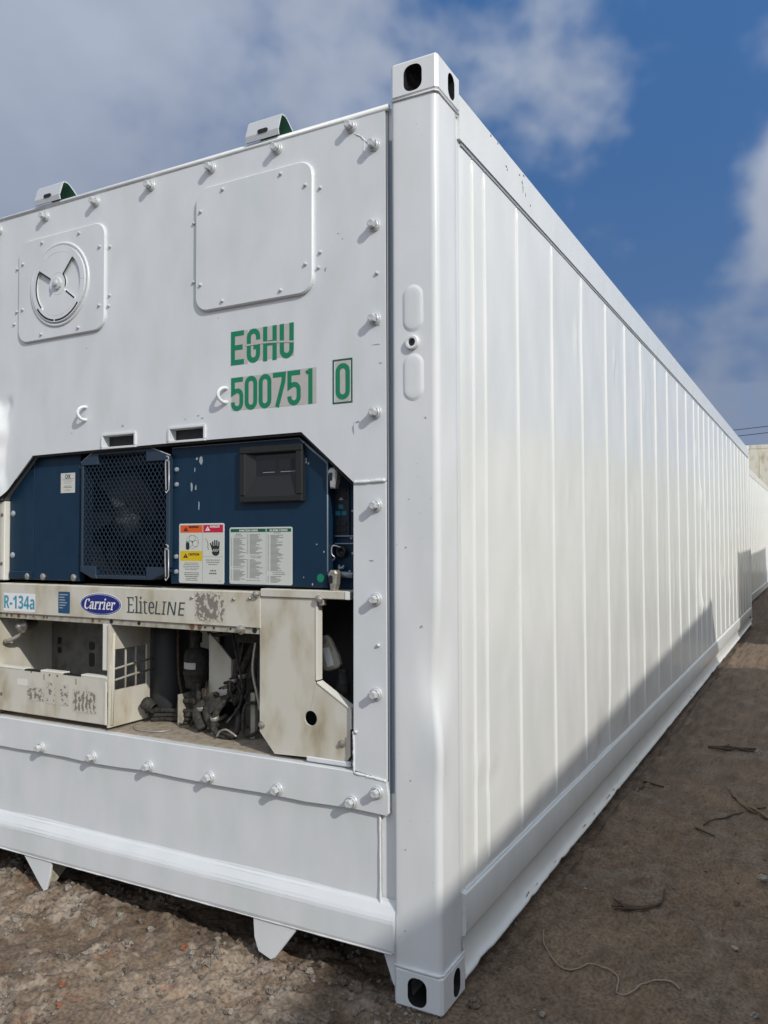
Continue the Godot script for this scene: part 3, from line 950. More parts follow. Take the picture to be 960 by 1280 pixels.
func bottom_rail(t: Node3D) -> void:
	var prof := [Vector2(-0.03, 0.303), Vector2(-0.011, 0.2985), Vector2(0.001, 0.296), Vector2(0.003, 0.291), Vector2(0.003, 0.180), Vector2(0.001, 0.170), Vector2(-0.018, 0.160), Vector2(-0.026, 0.150), Vector2(-0.027, 0.130), Vector2(-0.025, 0.100), Vector2(-0.021, 0.080), Vector2(-0.014, 0.062), Vector2(-0.005, 0.049), Vector2(0.002, 0.045), Vector2(0.004, 0.038), Vector2(-0.001, 0.033), Vector2(-0.03, 0.036)]
	var zs := []
	var z := -0.172
	while z > -12.02:
		zs.append(z)
		z -= 0.03 + 0.012 * absf(z)
	zs.append(-12.02)
	var st := S(true)
	var V := []
	for zz in zs:
		var row := []
		for k in prof.size():
			var p: Vector2 = prof[k]
			var lip: float = smoothstep(0.09, 0.03, p.y)
			var n := nz.get_noise_2d(zz * 3.0, 77.0)
			var n2 := nz.get_noise_2d(zz * 13.0, 17.0)
			var cut: float = maxf(0.0, nz.get_noise_2d(zz * 7.0, 140.0) - 0.25)
			row.append(Vector3(p.x + lip * (n * 0.006 + n2 * 0.002 - cut * 0.014) + nz.get_noise_2d(zz * 1.2, p.y * 3.0) * 0.0015, p.y + lip * (n * 0.004 + n2 * 0.0035 + cut * 0.02), zz))
		V.append(row)
	for j in zs.size() - 1:
		for i in prof.size() - 1:
			quad(st, V[j][i], V[j][i + 1], V[j + 1][i + 1], V[j + 1][i])
	st.set_smooth_group(-1)
	for e in [0, zs.size() - 1]:
		for i in range(1, prof.size() - 1):
			if e == 0: tri(st, V[e][0], V[e][i], V[e][i + 1])
			else: tri(st, V[e][0], V[e][i + 1], V[e][i])
	build(st, "bottom_rail", M.side, t)
	# worn spots along the lip
	st = S()
	for k in 16:
		var i := int(rng.randf_range(1, zs.size() * 0.7))
		var a: Vector3 = V[i][12] + Vector3(0.0005, 0.004, 0); var b: Vector3 = V[i + 1][12] + Vector3(0.0005, 0.004, 0)
		var u := (V[i][11] - V[i][12]).normalized() as Vector3
		var wd := rng.randf_range(0.002, 0.007)
		var out := Vector3(0.0012, 0.0012, 0)
		b = a.lerp(b, rng.randf_range(0.4, 1.0))
		quad(st, a + out, b + out, b + out + u * wd, a + out + u * wd * 0.6)
	build(st, "paint_chips", M.chip, t).set_meta("kind", "stuff")
	st = S(true)
	var pts := []
	z = -0.2
	while z > -12.0:
		pts.append(Vector3(-0.009, 0.2985 + rng.randf_range(-0.001, 0.001), z))
		z -= 0.06
	tube(st, pts, 0.0048, 6, false, 0.5)
	build(st, "weld_bead", M.weld, t)
	st = S(true)
	pts = []
	for k in 14: pts.append(Vector3(-0.004, 0.292 - k * 0.0098, -0.176 + rng.randf_range(-0.002, 0.002)))
	tube(st, pts, 0.0035, 6, false, 0.9)
	build(st, "weld_bead", M.weld, t)
	st = S()
	box(st, Vector3(-2.43, 0.03, -12.02), Vector3(-2.38, 0.3, -0.172), 0.01)
	build(st, "bottom_rail", M.side, t)

func side_panels(t: Node3D) -> void:
	var ribs := [-0.297, -0.407, -0.752, -1.205, -1.703, -2.204, -2.69, -3.178, -3.69, -4.2, -4.7, -5.18, -5.66, -6.0, -6.39, -6.79, -7.2, -7.65, -8.13, -8.62, -9.13, -9.62, -10.1, -10.58, -11.05, -11.5, -11.85]
	var edges := [-0.187] + ribs + [-12.03]
	for k in edges.size() - 1:
		var a: float = edges[k]; var b: float = edges[k + 1]
		var nu: int = clampi(int(absf(b - a) / (0.025 if a > -3.0 else 0.04)), 2, 20)
		var nv := 70 if a > -3.0 else 44
		var P := []
		for j in nv + 1:
			var y: float = lerp(0.296, 2.702, float(j) / nv)
			var row := []
			for i in nu + 1:
				var z: float = lerp(a, b, float(i) / nu)
				row.append(Vector3(-0.0133 if k == 0 and i == 0 else side_x(z, y), y, z))
			P.append(row)
		var st := S(true)
		for j in nv:
			for i in nu: quad(st, P[j][i], P[j][i + 1], P[j + 1][i + 1], P[j + 1][i])
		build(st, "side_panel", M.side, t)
		if k == 0: continue
		# the raised bead between two sheets, rounded off at both ends
		st = S(true)
		var prof := [Vector2(0.0062, -0.0015), Vector2(0.0050, 0.0012), Vector2(0.0034, 0.0052), Vector2(0.0, 0.0066), Vector2(-0.0034, 0.0052), Vector2(-0.0050, 0.0012), Vector2(-0.0062, -0.0015)]
		var R := []
		var n := 72
		for j in n + 1:
			var y: float = lerp(0.306, 2.689, float(j) / n)
			var s: float = clampf(minf(y - 0.306, 2.689 - y) / 0.012, 0.0, 1.0)
			s = sqrt(s)
			var row := []
			for p in prof: row.append(Vector3(side_x(a, y) + (p.y * s if p.y > 0 else p.y), y, a + p.x * (0.35 + 0.65 * s) + nz.get_noise_2d(y * 0.7, a * 9.0) * 0.003))
			R.append(row)
		for j in n:
			for i in prof.size() - 1: quad(st, R[j][i], R[j][i + 1], R[j + 1][i + 1], R[j + 1][i])
		build(st, "panel_rib", M.side, t)
		if a > -4.3:
			st = S()
			box(st, Vector3(side_x(a, 2.69) - 0.001, 2.6835, a - 0.005), Vector3(side_x(a, 2.69) + 0.004, 2.693, a + 0.005), 0.001)
			build(st, "rib_end_gap", M.recess, t)

# ---- the bolted end frame, its hatches and its lettering
func machinery_end(t: Node3D) -> void:
	var st := S()
	# upper sheet with the notched opening below it; the two drain slots are cut out of the lower edge
	prism(st, [Vector2(-0.188, 2.768), Vector2(-0.188, 1.5885), Vector2(-0.306, 1.5885), Vector2(-0.506, 1.762), Vector2(-0.918, 1.7605), Vector2(-0.918, 1.815), Vector2(-1.083, 1.815), Vector2(-1.083, 1.760), Vector2(-1.255, 1.758), Vector2(-1.255, 1.812), Vector2(-1.425, 1.812), Vector2(-1.425, 1.757), Vector2(-1.829, 1.753), Vector2(-1.93, 1.662), Vector2(-1.93, 2.768)], PZ - 0.006, PZ, 0.0)
	# the left part is creased
	var P := []
	var nu := 40
	var nv := 60
	for j in nv + 1:
		var row := []
		for i in nu + 1:
			var x: float = lerp(-2.27, -1.93, pow(float(i) / nu, 0.8))
			var lo: float = 1.5885 if x < -2.012 else 1.5885 + (x + 2.012) * 0.905
			var y: float = lerp(lo, 2.768, float(j) / nv)
			var along: float = smoothstep(1.97, 1.93, y + 0.02 * sin(x * 90.0)) * (1.0 - 0.55 * smoothstep(1.75, 1.6, y))
			var w := 0.010 * sin(y * 21.0) + 0.004 * sin(y * 55.0)
			var rise: float = smoothstep(-1.985 + w, -2.03 + w, x) * 0.036 * along
			var dimple: float = -0.012 * exp(-(pow((x + 1.985) / 0.02, 2.0) + pow((y - 1.975) / 0.018, 2.0)))
			row.append(Vector3(x, y, PZ + rise + dimple))
		P.append(row)
	st.set_smooth_group(2)
	for j in nv:
		for i in nu: quad(st, P[j][i], P[j][i + 1], P[j + 1][i + 1], P[j + 1][i])
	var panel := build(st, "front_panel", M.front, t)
	st = S()
	box(st, Vector3(-2.272, 0.3, -0.045), Vector3(-2.275, 2.768, -0.012))
	# rolled top edge of the sheet
	st = S(true)
	tube(st, [Vector3(-2.27, 2.772, PZ - 0.004), Vector3(-1.2, 2.772, PZ - 0.004), Vector3(-0.175, 2.772, PZ - 0.004)], 0.010, 10)
	build(st, "rolled_top_edge", M.weld, t)
	st = S()
	box(st, Vector3(-2.28, 2.66, -0.17), Vector3(-0.15, 2.785, -0.03), 0.012)
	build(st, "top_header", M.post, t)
	# side strips and bottom flange
	st = S()
	prism(st, [Vector2(-0.188, 1.586), Vector2(-0.307, 1.586), Vector2(-0.309, 0.679), Vector2(-0.188, 0.663)], PZ - 0.006, PZ - 0.0005, 0.0015)
	build(st, "side_strip", M.front, t)
	st = S()
	prism(st, [Vector2(-2.27, 1.586), Vector2(-2.04, 1.586), Vector2(-2.04, 0.679), Vector2(-2.27, 0.679)], PZ - 0.006, PZ - 0.0005, 0.0015)
	build(st, "side_strip", M.front, t)
	st = S()
	var fl := [Vector2(-2.27, 0.676), Vector2(-0.312, 0.676), Vector2(-0.300, 0.668), Vector2(-0.188, 0.6605), Vector2(-0.186, 0.640), Vector2(-0.182, 0.62), Vector2(-0.182, 0.564), Vector2(-0.190, 0.555)]
	for k in 22:
		var x: float = lerp(-0.3, -2.27, k / 21.0)
		fl.append(Vector2(x, 0.556 + nz.get_noise_2d(x * 2.5, 12.0) * 0.006))
	prism(st, fl, PZ - 0.008, PZ + 0.002, 0.0025)
	build(st, "bottom_flange", M.front, t)
	st = S()
	box(st, Vector3(-2.27, 0.664, -0.07), Vector3(-0.31, 0.6745, PZ - 0.001), 0.002)
	build(st, "flange_return", M.front, t)
	# recess beside the corner post
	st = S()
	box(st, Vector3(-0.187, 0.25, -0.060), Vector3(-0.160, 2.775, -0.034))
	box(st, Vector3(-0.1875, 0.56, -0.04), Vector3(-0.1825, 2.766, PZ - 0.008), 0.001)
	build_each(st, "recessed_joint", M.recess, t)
	# weld beads
	for w in [[Vector3(-0.304, 1.5865, PZ), Vector3(-0.189, 1.5895, PZ), 0.0062], [Vector3(-0.304, 0.672, PZ + 0.001), Vector3(-0.19, 0.662, PZ + 0.001), 0.0045], [Vector3(-0.3075, 0.80, PZ), Vector3(-0.306, 0.672, PZ), 0.0035], [Vector3(-0.219, 0.552, -0.022), Vector3(-0.217, 0.262, -0.020), 0.0042]]:
		st = S(true)
		var pts := []
		for k in 15: pts.append(w[0].lerp(w[1], k / 14.0) + Vector3(rng.randf_range(-1, 1), rng.randf_range(-1, 1), 0) * 0.0007)
		tube(st, pts, w[2], 6, false, 0.5)
		build(st, "weld_bead", M.weld, t)
	# lower sheet, gusset beside the post, bottom sill
	st = S()
	prism(st, [Vector2(-2.27, 0.27), Vector2(-0.2185, 0.27), Vector2(-0.2185, 0.62), Vector2(-2.27, 0.62)], -0.045, -0.024, 0.0)
	build(st, "lower_panel", M.front, t)
	st = S()
	prism(st, [Vector2(-0.2165, 0.2), Vector2(-0.160, 0.2), Vector2(-0.160, 0.62), Vector2(-0.2165, 0.62)], -0.06, -0.030, 0.0)
	build(st, "post_gusset", M.post, t)
	st = S(true)
	var sp := [Vector2(-0.026, 0.300), Vector2(-0.022, 0.291), Vector2(-0.014, 0.283), Vector2(0.002, 0.260), Vector2(0.007, 0.250), Vector2(0.009, 0.240), Vector2(0.009, 0.163), Vector2(0.007, 0.155), Vector2(0.001, 0.152), Vector2(-0.07, 0.152)]
	for k in 60:
		for i in sp.size() - 1:
			var xa: float = lerp(-2.27, -0.158, k / 60.0); var xb: float = lerp(-2.27, -0.158, (k + 1) / 60.0)
			var wa := nz.get_noise_2d(xa * 2.0, 200.0) * 0.0025; var wb := nz.get_noise_2d(xb * 2.0, 200.0) * 0.0025
			quad(st, Vector3(xa, sp[i + 1].y + wa * 0.5, sp[i + 1].x + wa), Vector3(xb, sp[i + 1].y + wb * 0.5, sp[i + 1].x + wb), Vector3(xb, sp[i].y, sp[i].x + wb), Vector3(xa, sp[i].y, sp[i].x + wa))
	st.set_smooth_group(-1)
	prism(st, sp.map(func(v): return Vector2(-v.x, v.y)) + [Vector2(0.07, 0.30)], -0.165, -0.1585, 0.0, plane_x())
	var sill := build(st, "bottom_sill", M.front, t)
	st = S(true)
	var bp := []
	for k in 60: bp.append(Vector3(lerp(-2.27, -0.165, k / 59.0), 0.1515, 0.005 + nz.get_noise_1d(k * 0.7) * 0.001))
	tube(st, bp, 0.0036, 6, false, 0.4)
	build(st, "edge_bead", M.weld, sill)
	# triangular feet hanging under the sill, folded plates
	for f in [[[Vector2(-0.69, 0.153), Vector2(-0.512, 0.149), Vector2(-0.520, 0.138), Vector2(-0.600, 0.036), Vector2(-0.618, 0.026), Vector2(-0.668, 0.042), Vector2(-0.685, 0.085)], -0.512], [[Vector2(-1.85, 0.160), Vector2(-1.672, 0.155), Vector2(-1.684, 0.085), Vector2(-1.702, 0.034), Vector2(-1.716, 0.026), Vector2(-1.738, 0.045), Vector2(-1.815, 0.125)], -1.672]]:
		st = S()
		prism(st, f[0], -0.006, 0.003, 0.002)
		var foot := build(st, "support_foot", M.front, t)
		st = S()
		if f[1] < -1.0:
			prism(st, [Vector2(0.006, 0.156), Vector2(0.006, 0.05), Vector2(0.02, 0.035), Vector2(0.17, 0.150)], f[1] - 0.036, f[1] - 0.028, 0.0, plane_x())
		else:
			prism(st, [Vector2(0.006, 0.156), Vector2(0.006, 0.05), Vector2(0.02, 0.04), Vector2(0.17, 0.150)], -0.683, -0.675, 0.0, plane_x())
		build(st, "side_plate", M.cream_dirty, foot)
	st = S()
	prism(st, [Vector2(-0.215, 0.152), Vector2(-0.160, 0.152), Vector2(-0.160, 0.03), Vector2(-0.176, 0.05)], -0.03, -0.022, 0.001)
	build(st, "corner_gusset", M.post, t)
	# top brackets: folded channels, bare green inside
	for bx in [[-0.728, -0.590], [-1.815, -1.668]]:
		var prof := [Vector2(0.0, 2.780), Vector2(0.004, 2.800), Vector2(-0.012, 2.853), Vector2(-0.022, 2.862), Vector2(-0.040, 2.862), Vector2(-0.052, 2.856), Vector2(-0.135, 2.790), Vector2(-0.16, 2.785)]
		st = S()
		var inner := S()
		for i in prof.size() - 1:
			var a: Vector2 = prof[i]; var b: Vector2 = prof[i + 1]
			var d := (b - a).normalized()
			var nrm := Vector2(d.y, -d.x) * -0.005
			quad(st, Vector3(bx[0], a.y, a.x), Vector3(bx[1], a.y, a.x), Vector3(bx[1], b.y, b.x), Vector3(bx[0], b.y, b.x))
			quad(st, Vector3(bx[1], a.y, a.x), Vector3(bx[1], a.y - nrm.y * 0.0 + nrm.y, a.x + nrm.x), Vector3(bx[1], b.y + nrm.y, b.x + nrm.x), Vector3(bx[1], b.y, b.x))
			quad(st, Vector3(bx[0], b.y, b.x), Vector3(bx[0], b.y + nrm.y, b.x + nrm.x), Vector3(bx[0], a.y + nrm.y, a.x + nrm.x), Vector3(bx[0], a.y, a.x))
			quad(inner, Vector3(bx[0], b.y + nrm.y, b.x + nrm.x), Vector3(bx[1], b.y + nrm.y, b.x + nrm.x), Vector3(bx[1], a.y + nrm.y, a.x + nrm.x), Vector3(bx[0], a.y + nrm.y, a.x + nrm.x))
		var br := build(st, "top_bracket", M.bolt, t)
		build(inner, "bracket_inside", M.green_dark, br)
		st = S()
		prism(st, rrect((bx[0] + bx[1]) / 2 + 0.005, 2.806, 0.042, 0.014, 0.006, 4), 0.003, 0.0062, 0.0)
		build(st, "bracket_slot", M.charcoal, br)
	# bolts
	var bm := hex_bolt()
	var spots := []
	for y in [2.661, 2.401, 2.101, 1.804, 1.511, 1.217, 0.924]: spots.append(Vector3(-0.2245, y, PZ))
	for k in 7: spots.append(Vector3(-0.311 - 0.2905 * k, 2.740 - 0.002 * k, PZ))
	spots.append(Vector3(-0.221, 0.624, PZ + 0.002))
	for k in 7: spots.append(Vector3(-0.311 - 0.288 * k, 0.581, PZ + 0.002))
	for p in spots: add_mesh(bm, "bolt", M.bolt, t, p + Vector3(rng.randf_range(-0.002, 0.002), rng.randf_range(-0.002, 0.002), 0), rng.randf_range(0, TAU))
	var rv := rivet_mesh()
	for p in [Vector2(-0.217, 2.246), Vector2(-0.217, 1.076), Vector2(-0.299, 0.80)]: add_mesh(rv, "rivet", M.bolt, t, Vector3(p.x, p.y, PZ))
	# access hatch
	st = S()
	prism(st, rrect(-0.7035, 2.442, 0.505, 0.448, 0.055, 7), PZ - 0.002, PZ + 0.013, 0.005)
	var hatch := build(st, "access_hatch", M.front, t)
	for p in [[-0.93, 2.58], [-0.93, 2.315], [-0.48, 2.58], [-0.48, 2.315], [-0.83, 2.64], [-0.58, 2.64], [-0.83, 2.243], [-0.58, 2.243]]: add_mesh(rv, "rivet", M.bolt, hatch, Vector3(p[0], p[1], PZ + 0.013))
	for p in [[-0.972, 2.55], [-0.972, 2.335], [-0.43, 2.565], [-0.43, 2.35], [-0.437, 2.30]]: add_mesh(rv, "rivet", M.bolt, t, Vector3(p[0], p[1], PZ))
	# air vent hatch
	st = S()
	var vc := Vector2(-1.665, 2.432)
	for sg in [[0.0, 90.0], [90.0, 180.0], [180.0, 270.0], [270.0, 360.0]]: pass
	prism(st, rrect(-1.6635, 2.432, 0.502, 0.424, 0.055, 7), PZ - 0.002, PZ + 0.011, 0.004)
	var vent := build(st, "vent_hatch", M.front, t)
	for p in [[-1.885, 2.55], [-1.885, 2.36], [-1.44, 2.545], [-1.44, 2.315], [-1.77, 2.62], [-1.555, 2.62], [-1.77, 2.243], [-1.555, 2.243]]: add_mesh(rv, "rivet", M.bolt, vent, Vector3(p[0], p[1], PZ + 0.011))
	for p in [[-1.935, 2.54], [-1.935, 2.36], [-1.395, 2.54], [-1.395, 2.35], [-1.40, 2.31], [-1.95, 2.31]]: add_mesh(rv, "rivet", M.bolt, t, Vector3(p[0], p[1], PZ))
	st = S(true)
	lathe(st, [Vector2(0.171, 0.010), Vector2(0.169, 0.0155), Vector2(0.165, 0.017), Vector2(0.160, 0.0155), Vector2(0.157, 0.0115)], 48, facing(Vector3(vc.x, vc.y, PZ)))
	build(st, "vent_ring", M.front, vent)
	st = S()
	for q in [[0.0, 0.045, 0.0, 360.0], [0.045, 0.128, 48.0, 149.0], [0.045, 0.128, 228.0, 324.0], [0.128, 0.154, 0.0, 120.0], [0.128, 0.154, 120.0, 240.0], [0.128, 0.154, 240.0, 360.0]]:
		if q[0] == 0.0: prism(st, arc_poly(vc, 0.045, 20), PZ + 0.010, PZ + 0.021, 0.0)
		else: prism(st, sector(q[0], q[1], q[2], q[3], vc, 14), PZ + 0.010, PZ + 0.021, 0.001)
	build(st, "vent_disc", M.front, vent)
	st = S()
	prism(st, sector(0.142, 0.149, 216.0, 262.0, vc, 12), PZ + 0.0205, PZ + 0.0218)
	prism(st, sector(0.142, 0.149, 265.0, 322.0, vc, 12), PZ + 0.0205, PZ + 0.0218)
	for q in [[48.0, 0.046, 0.127], [149.0, 0.05, 0.128], [324.0, 0.06, 0.12]]:
		var dd := Vector2(cos(deg_to_rad(q[0])), sin(deg_to_rad(q[0])))
		var nn := Vector2(-dd.y, dd.x) * 0.0030
		prism(st, [vc + dd * q[1] + nn, vc + dd * q[1] - nn, vc + dd * q[2] - nn, vc + dd * q[2] + nn], PZ + 0.0205, PZ + 0.0218)
	prism(st, sector(0.044, 0.049, -20.0, 47.0, vc, 8), PZ + 0.0205, PZ + 0.0218)
	prism(st, sector(0.124, 0.130, 151.0, 222.0, vc, 12), PZ + 0.0205, PZ + 0.0216)
	build_each(st, "vent_slit", M.charcoal, vent)
	st = S()
	lathe(st, [Vector2(0.026, 0.02), Vector2(0.024, 0.028), Vector2(0.012, 0.031), Vector2(0.011, 0.038), Vector2(0.0, 0.04)], 10, facing(Vector3(vc.x, vc.y, PZ)))
	build(st, "vent_knob", M.bolt, vent)
	# lashing eyes: half rings standing off the sheet
	for c in [Vector3(-1.522, 1.902, PZ), Vector3(-0.823, 1.912, PZ)]:
		st = S(true)
		var pts := []
		for k in 13:
			var a := deg_to_rad(-20.0 + 220.0 * k / 12.0)
			pts.append(c + Vector3(-0.012 * sin(a), cos(a) * 0.0255, 0.005 + sin(a) * 0.024))
		tube(st, pts, 0.0066, 8)
		build(st, "lashing_eye", M.post, t)
	# drain slots
	for q in [[-1.425, -1.255, 1.812, 1.757], [-1.083, -0.918, 1.815, 1.7605]]:
		st = S()
		var d := 0.010
		box(st, Vector3(q[0] - 0.004, q[2] - 0.006, PZ - 0.03), Vector3(q[1] + 0.004, q[2] + 0.003, PZ + 0.006), 0.001)
		box(st, Vector3(q[0] - 0.004, q[3] - 0.002, PZ - 0.03), Vector3(q[1] + 0.004, q[3] + 0.006, PZ + 0.006), 0.001)
		box(st, Vector3(q[0] - 0.006, q[3] + 0.006, PZ - 0.03), Vector3(q[0] + 0.003, q[2] - 0.006, PZ + 0.007), 0.001)
		box(st, Vector3(q[1] - 0.003, q[3] + 0.006, PZ - 0.03), Vector3(q[1] + 0.006, q[2] - 0.006, PZ + 0.007), 0.001)
		var sl := build(st, "drain_slot", M.front, t)
		st = S()
		box(st, Vector3(q[0] + 0.003, q[3] + 0.005, PZ - 0.035), Vector3(q[1] - 0.003, q[2] - 0.006, PZ - 0.03))
		build(st, "slot_back", M.black, sl)
	# scuffs: bare spots in the paint
	st = S()
	for q in [[-0.305, 1.76, 0.006, 0.03], [-0.29, 1.78, 0.012, 0.005], [-0.41, 2.29, 0.006, 0.01], [-0.95, 1.85, 0.012, 0.003], [-0.93, 1.84, 0.01, 0.003], [-1.01, 1.842, 0.004, 0.003], [-1.52, 2.16, 0.004, 0.003], [-0.36, 2.40, 0.005, 0.003], [-0.345, 2.38, 0.004, 0.003], [-0.86, 2.19, 0.004, 0.002], [-0.22, 2.02, 0.02, 0.002], [-0.205, 1.96, 0.01, 0.002], [-0.24, 1.34, 0.01, 0.003], [-1.32, 1.84, 0.01, 0.005], [-1.60, 1.83, 0.005, 0.003], [-0.212, 2.08, 0.006, 0.003]]:
		var pp := PackedVector2Array()
		var ph := rng.randf() * TAU
		for k in 9: pp.append(Vector2(q[0] + cos(ph + k * TAU / 9) * q[2] * rng.randf_range(0.3, 1.0), q[1] + sin(ph + k * TAU / 9) * q[3] * rng.randf_range(0.3, 1.0)))
		prism(st, pp, PZ - 0.001, PZ + 0.0008)
	build(st, "paint_scuffs", M.scuff, t).set_meta("kind", "stuff")
	st = S(true)   # runs of thick paint near the top corner bolts
	tube(st, smooth_path([Vector3(-0.30, 2.715, PZ), Vector3(-0.275, 2.70, PZ + 0.001), Vector3(-0.262, 2.685, PZ), Vector3(-0.24, 2.668, PZ + 0.001)]), 0.0016, 5, false, 0.9)
	tube(st, smooth_path([Vector3(-0.262, 2.69, PZ), Vector3(-0.264, 2.65, PZ + 0.001), Vector3(-0.258, 2.625, PZ)]), 0.0013, 5, false, 0.9)
	build(st, "paint_run", M.weld, t)
	container_number(t)

func arc_poly(c: Vector2, r: float, n: int) -> PackedVector2Array:
	var p := PackedVector2Array()
	for k in n: p.append(c + Vector2(cos(TAU * k / n), sin(TAU * k / n)) * r)
	return p

func container_number(t: Node3D) -> void:
	var z := PZ
	# bare rectangles of the older lettering film round the characters
	var st := S()
	for q in [[-0.786, -0.728, 2.014, 2.131], [-0.722, -0.535, 2.020, 2.132], [-0.798, -0.668, 1.855, 1.970], [-0.664, -0.446, 1.853, 1.972], [-0.372, -0.318, 1.852, 1.980]]:
		quad(st, Vector3(q[0], q[2], z + 0.0006), Vector3(q[1], q[2], z + 0.0006), Vector3(q[1], q[3], z + 0.0006), Vector3(q[0], q[3], z + 0.0006))
	build_each(st, "lettering_film", M.patch, t)
	var k := 0
	for ch in "EGHU":
		st = S()
		glyph(st, ch, Vector2(-0.801 + 0.0695 * k, 2.0145), 0.057, 0.118, 0.0175, z + 0.0012)
		build(st, "letter", M.green, t)
		k += 1
	k = 0
	for ch in "500751":
		st = S()
		glyph(st, ch, Vector2(-0.8 + 0.0598 * k, 1.853), 0.0535, 0.117, 0.0165, z + 0.0012)
		build(st, "letter", M.green, t)
		k += 1
	st = S()
	glyph(st, "0", Vector2(-0.3715, 1.856), 0.054, 0.118, 0.0165, z + 0.0012)
	build(st, "letter", M.green, t)
	st = S()
	stroke(st, [Vector2(-0.380, 1.8465), Vector2(-0.3105, 1.8465), Vector2(-0.3105, 1.9855), Vector2(-0.380, 1.9855)], 0.0052, z + 0.0012, Vector2.ZERO, true)
	build(st, "check_digit_frame", M.green_dark, t)
	# the torn strip across the middle of the letters
	st = S()
	stroke(st, [Vector2(-0.735, 2.0775), Vector2(-0.70, 2.078), Vector2(-0.665, 2.0785), Vector2(-0.62, 2.076), Vector2(-0.58, 2.0725), Vector2(-0.534, 2.067)], 0.006, z + 0.0019, Vector2.ZERO)
	build(st, "film_tear", M.patch, t)

# ------------------------------------------------------------------ flat print for the stickers
func fill(img: Image, x: int, y: int, w: int, h: int, c: Color) -> void:
	img.fill_rect(Rect2i(x, y, w, h), c)

func disc(img: Image, cx: float, cy: float, r: float, c: Color, inner := 0.0) -> void:
	for y in range(int(cy - r), int(cy + r) + 2):
		for x in range(int(cx - r), int(cx + r) + 2):
			var d := Vector2(x - cx, y - cy).length()
			if d <= r and d >= inner and x >= 0 and y >= 0 and x < img.get_width() and y < img.get_height(): img.set_pixel(x, y, c)

func thick(img: Image, a: Vector2, b: Vector2, r: float, c: Color) -> void:
	var n := int(a.distance_to(b)) + 1
	for k in n + 1:
		var p := a.lerp(b, float(k) / n)
		disc(img, p.x, p.y, r, c)

func warn_triangle(img: Image, cx: int, base: int, h: int, c: Color, mark: Color) -> void:
	for k in h:
		var w := int(k * 0.58)
		fill(img, cx - w, base - h + k, w * 2 + 1, 1, c)
	fill(img, cx - 1, base - int(h * 0.62), 3, int(h * 0.32), mark)
	fill(img, cx - 1, base - int(h * 0.2), 3, 3, mark)

func text_block(img: Image, x: int, y: int, w: int, rows: int, pitch: int, c: Color, centred := false) -> void:
	for k in rows:
		var px := x
		var len_ := int(w * rng.randf_range(0.55, 1.0))
		if centred: px = x + (w - len_) / 2
		var e := px + len_
		while px < e:
			var ww := rng.randi_range(4, 11)
			fill(img, px, y + k * pitch, min(ww, e - px), max(2, pitch / 2 - 1), c)
			px += ww + 3

func warning_print() -> Image:
	var im := Image.create(300, 384, false, Image.FORMAT_RGB8)
	var paper := Color(0.80, 0.81, 0.78)
	var ink := Color(0.16, 0.16, 0.16)
	im.fill(paper)
	fill(im, 5, 6, 152, 50, Color(0.86, 0.36, 0.12))
	fill(im, 163, 6, 132, 50, Color(0.75, 0.12, 0.24))
	fill(im, 5, 176, 152, 66, Color(0.85, 0.72, 0.08))
	fill(im, 158, 4, 2, 376, Color(0.55, 0.56, 0.54))
	fill(im, 163, 212, 132, 2, Color(0.55, 0.56, 0.54))
	warn_triangle(im, 42, 46, 30, ink, Color(0.86, 0.36, 0.12))
	warn_triangle(im, 192, 44, 30, Color(0.9, 0.88, 0.86), Color(0.75, 0.12, 0.24))
	warn_triangle(im, 42, 222, 30, ink, Color(0.85, 0.72, 0.08))
	# turning fan and a gloved hand
	for a in 3:
		var d := Vector2(cos(a * TAU / 3 + 0.5), sin(a * TAU / 3 + 0.5)) * 22
		disc(im, 88 + d.x, 116 + d.y, 22, ink, 20.4)
	disc(im, 88, 116, 44, ink, 42.6)
	disc(im, 88, 116, 5, ink)
	thick(im, Vector2(56, 134), Vector2(56, 156), 13, ink)
	for k in 3: thick(im, Vector2(48 + k * 8, 134), Vector2(48 + k * 8, 116), 3, ink)
	# hand struck by current
	for k in 4: thick(im, Vector2(228 + k * 13, 150), Vector2(226 + k * 13 + k, 104 + absf(k - 1.5) * 9), 4.6, ink)
	thick(im, Vector2(224, 160), Vector2(212, 128), 4.6, ink)
	thick(im, Vector2(246, 164), Vector2(246, 182), 25, ink)
	for k in 3: thick(im, Vector2(226 + k * 14, 178), Vector2(236 + k * 14, 164), 2.6, paper)
	for k in 16:
		var u := k / 15.0
		disc(im, 178 + u * 26 + 6 * sin(u * 5), 96 + u * 70, 2.2, ink)
	text_block(im, 14, 254, 136, 5, 11, Color(0.35, 0.35, 0.35), true)
	text_block(im, 30, 318, 110, 5, 12, Color(0.25, 0.25, 0.25), true)
	text_block(im, 176, 232, 106, 3, 14, Color(0.4, 0.4, 0.4), true)
	text_block(im, 200, 300, 60, 2, 18, Color(0.25, 0.25, 0.25), true)
	text_block(im, 262, 368, 30, 1, 8, Color(0.5, 0.5, 0.5))
	return im

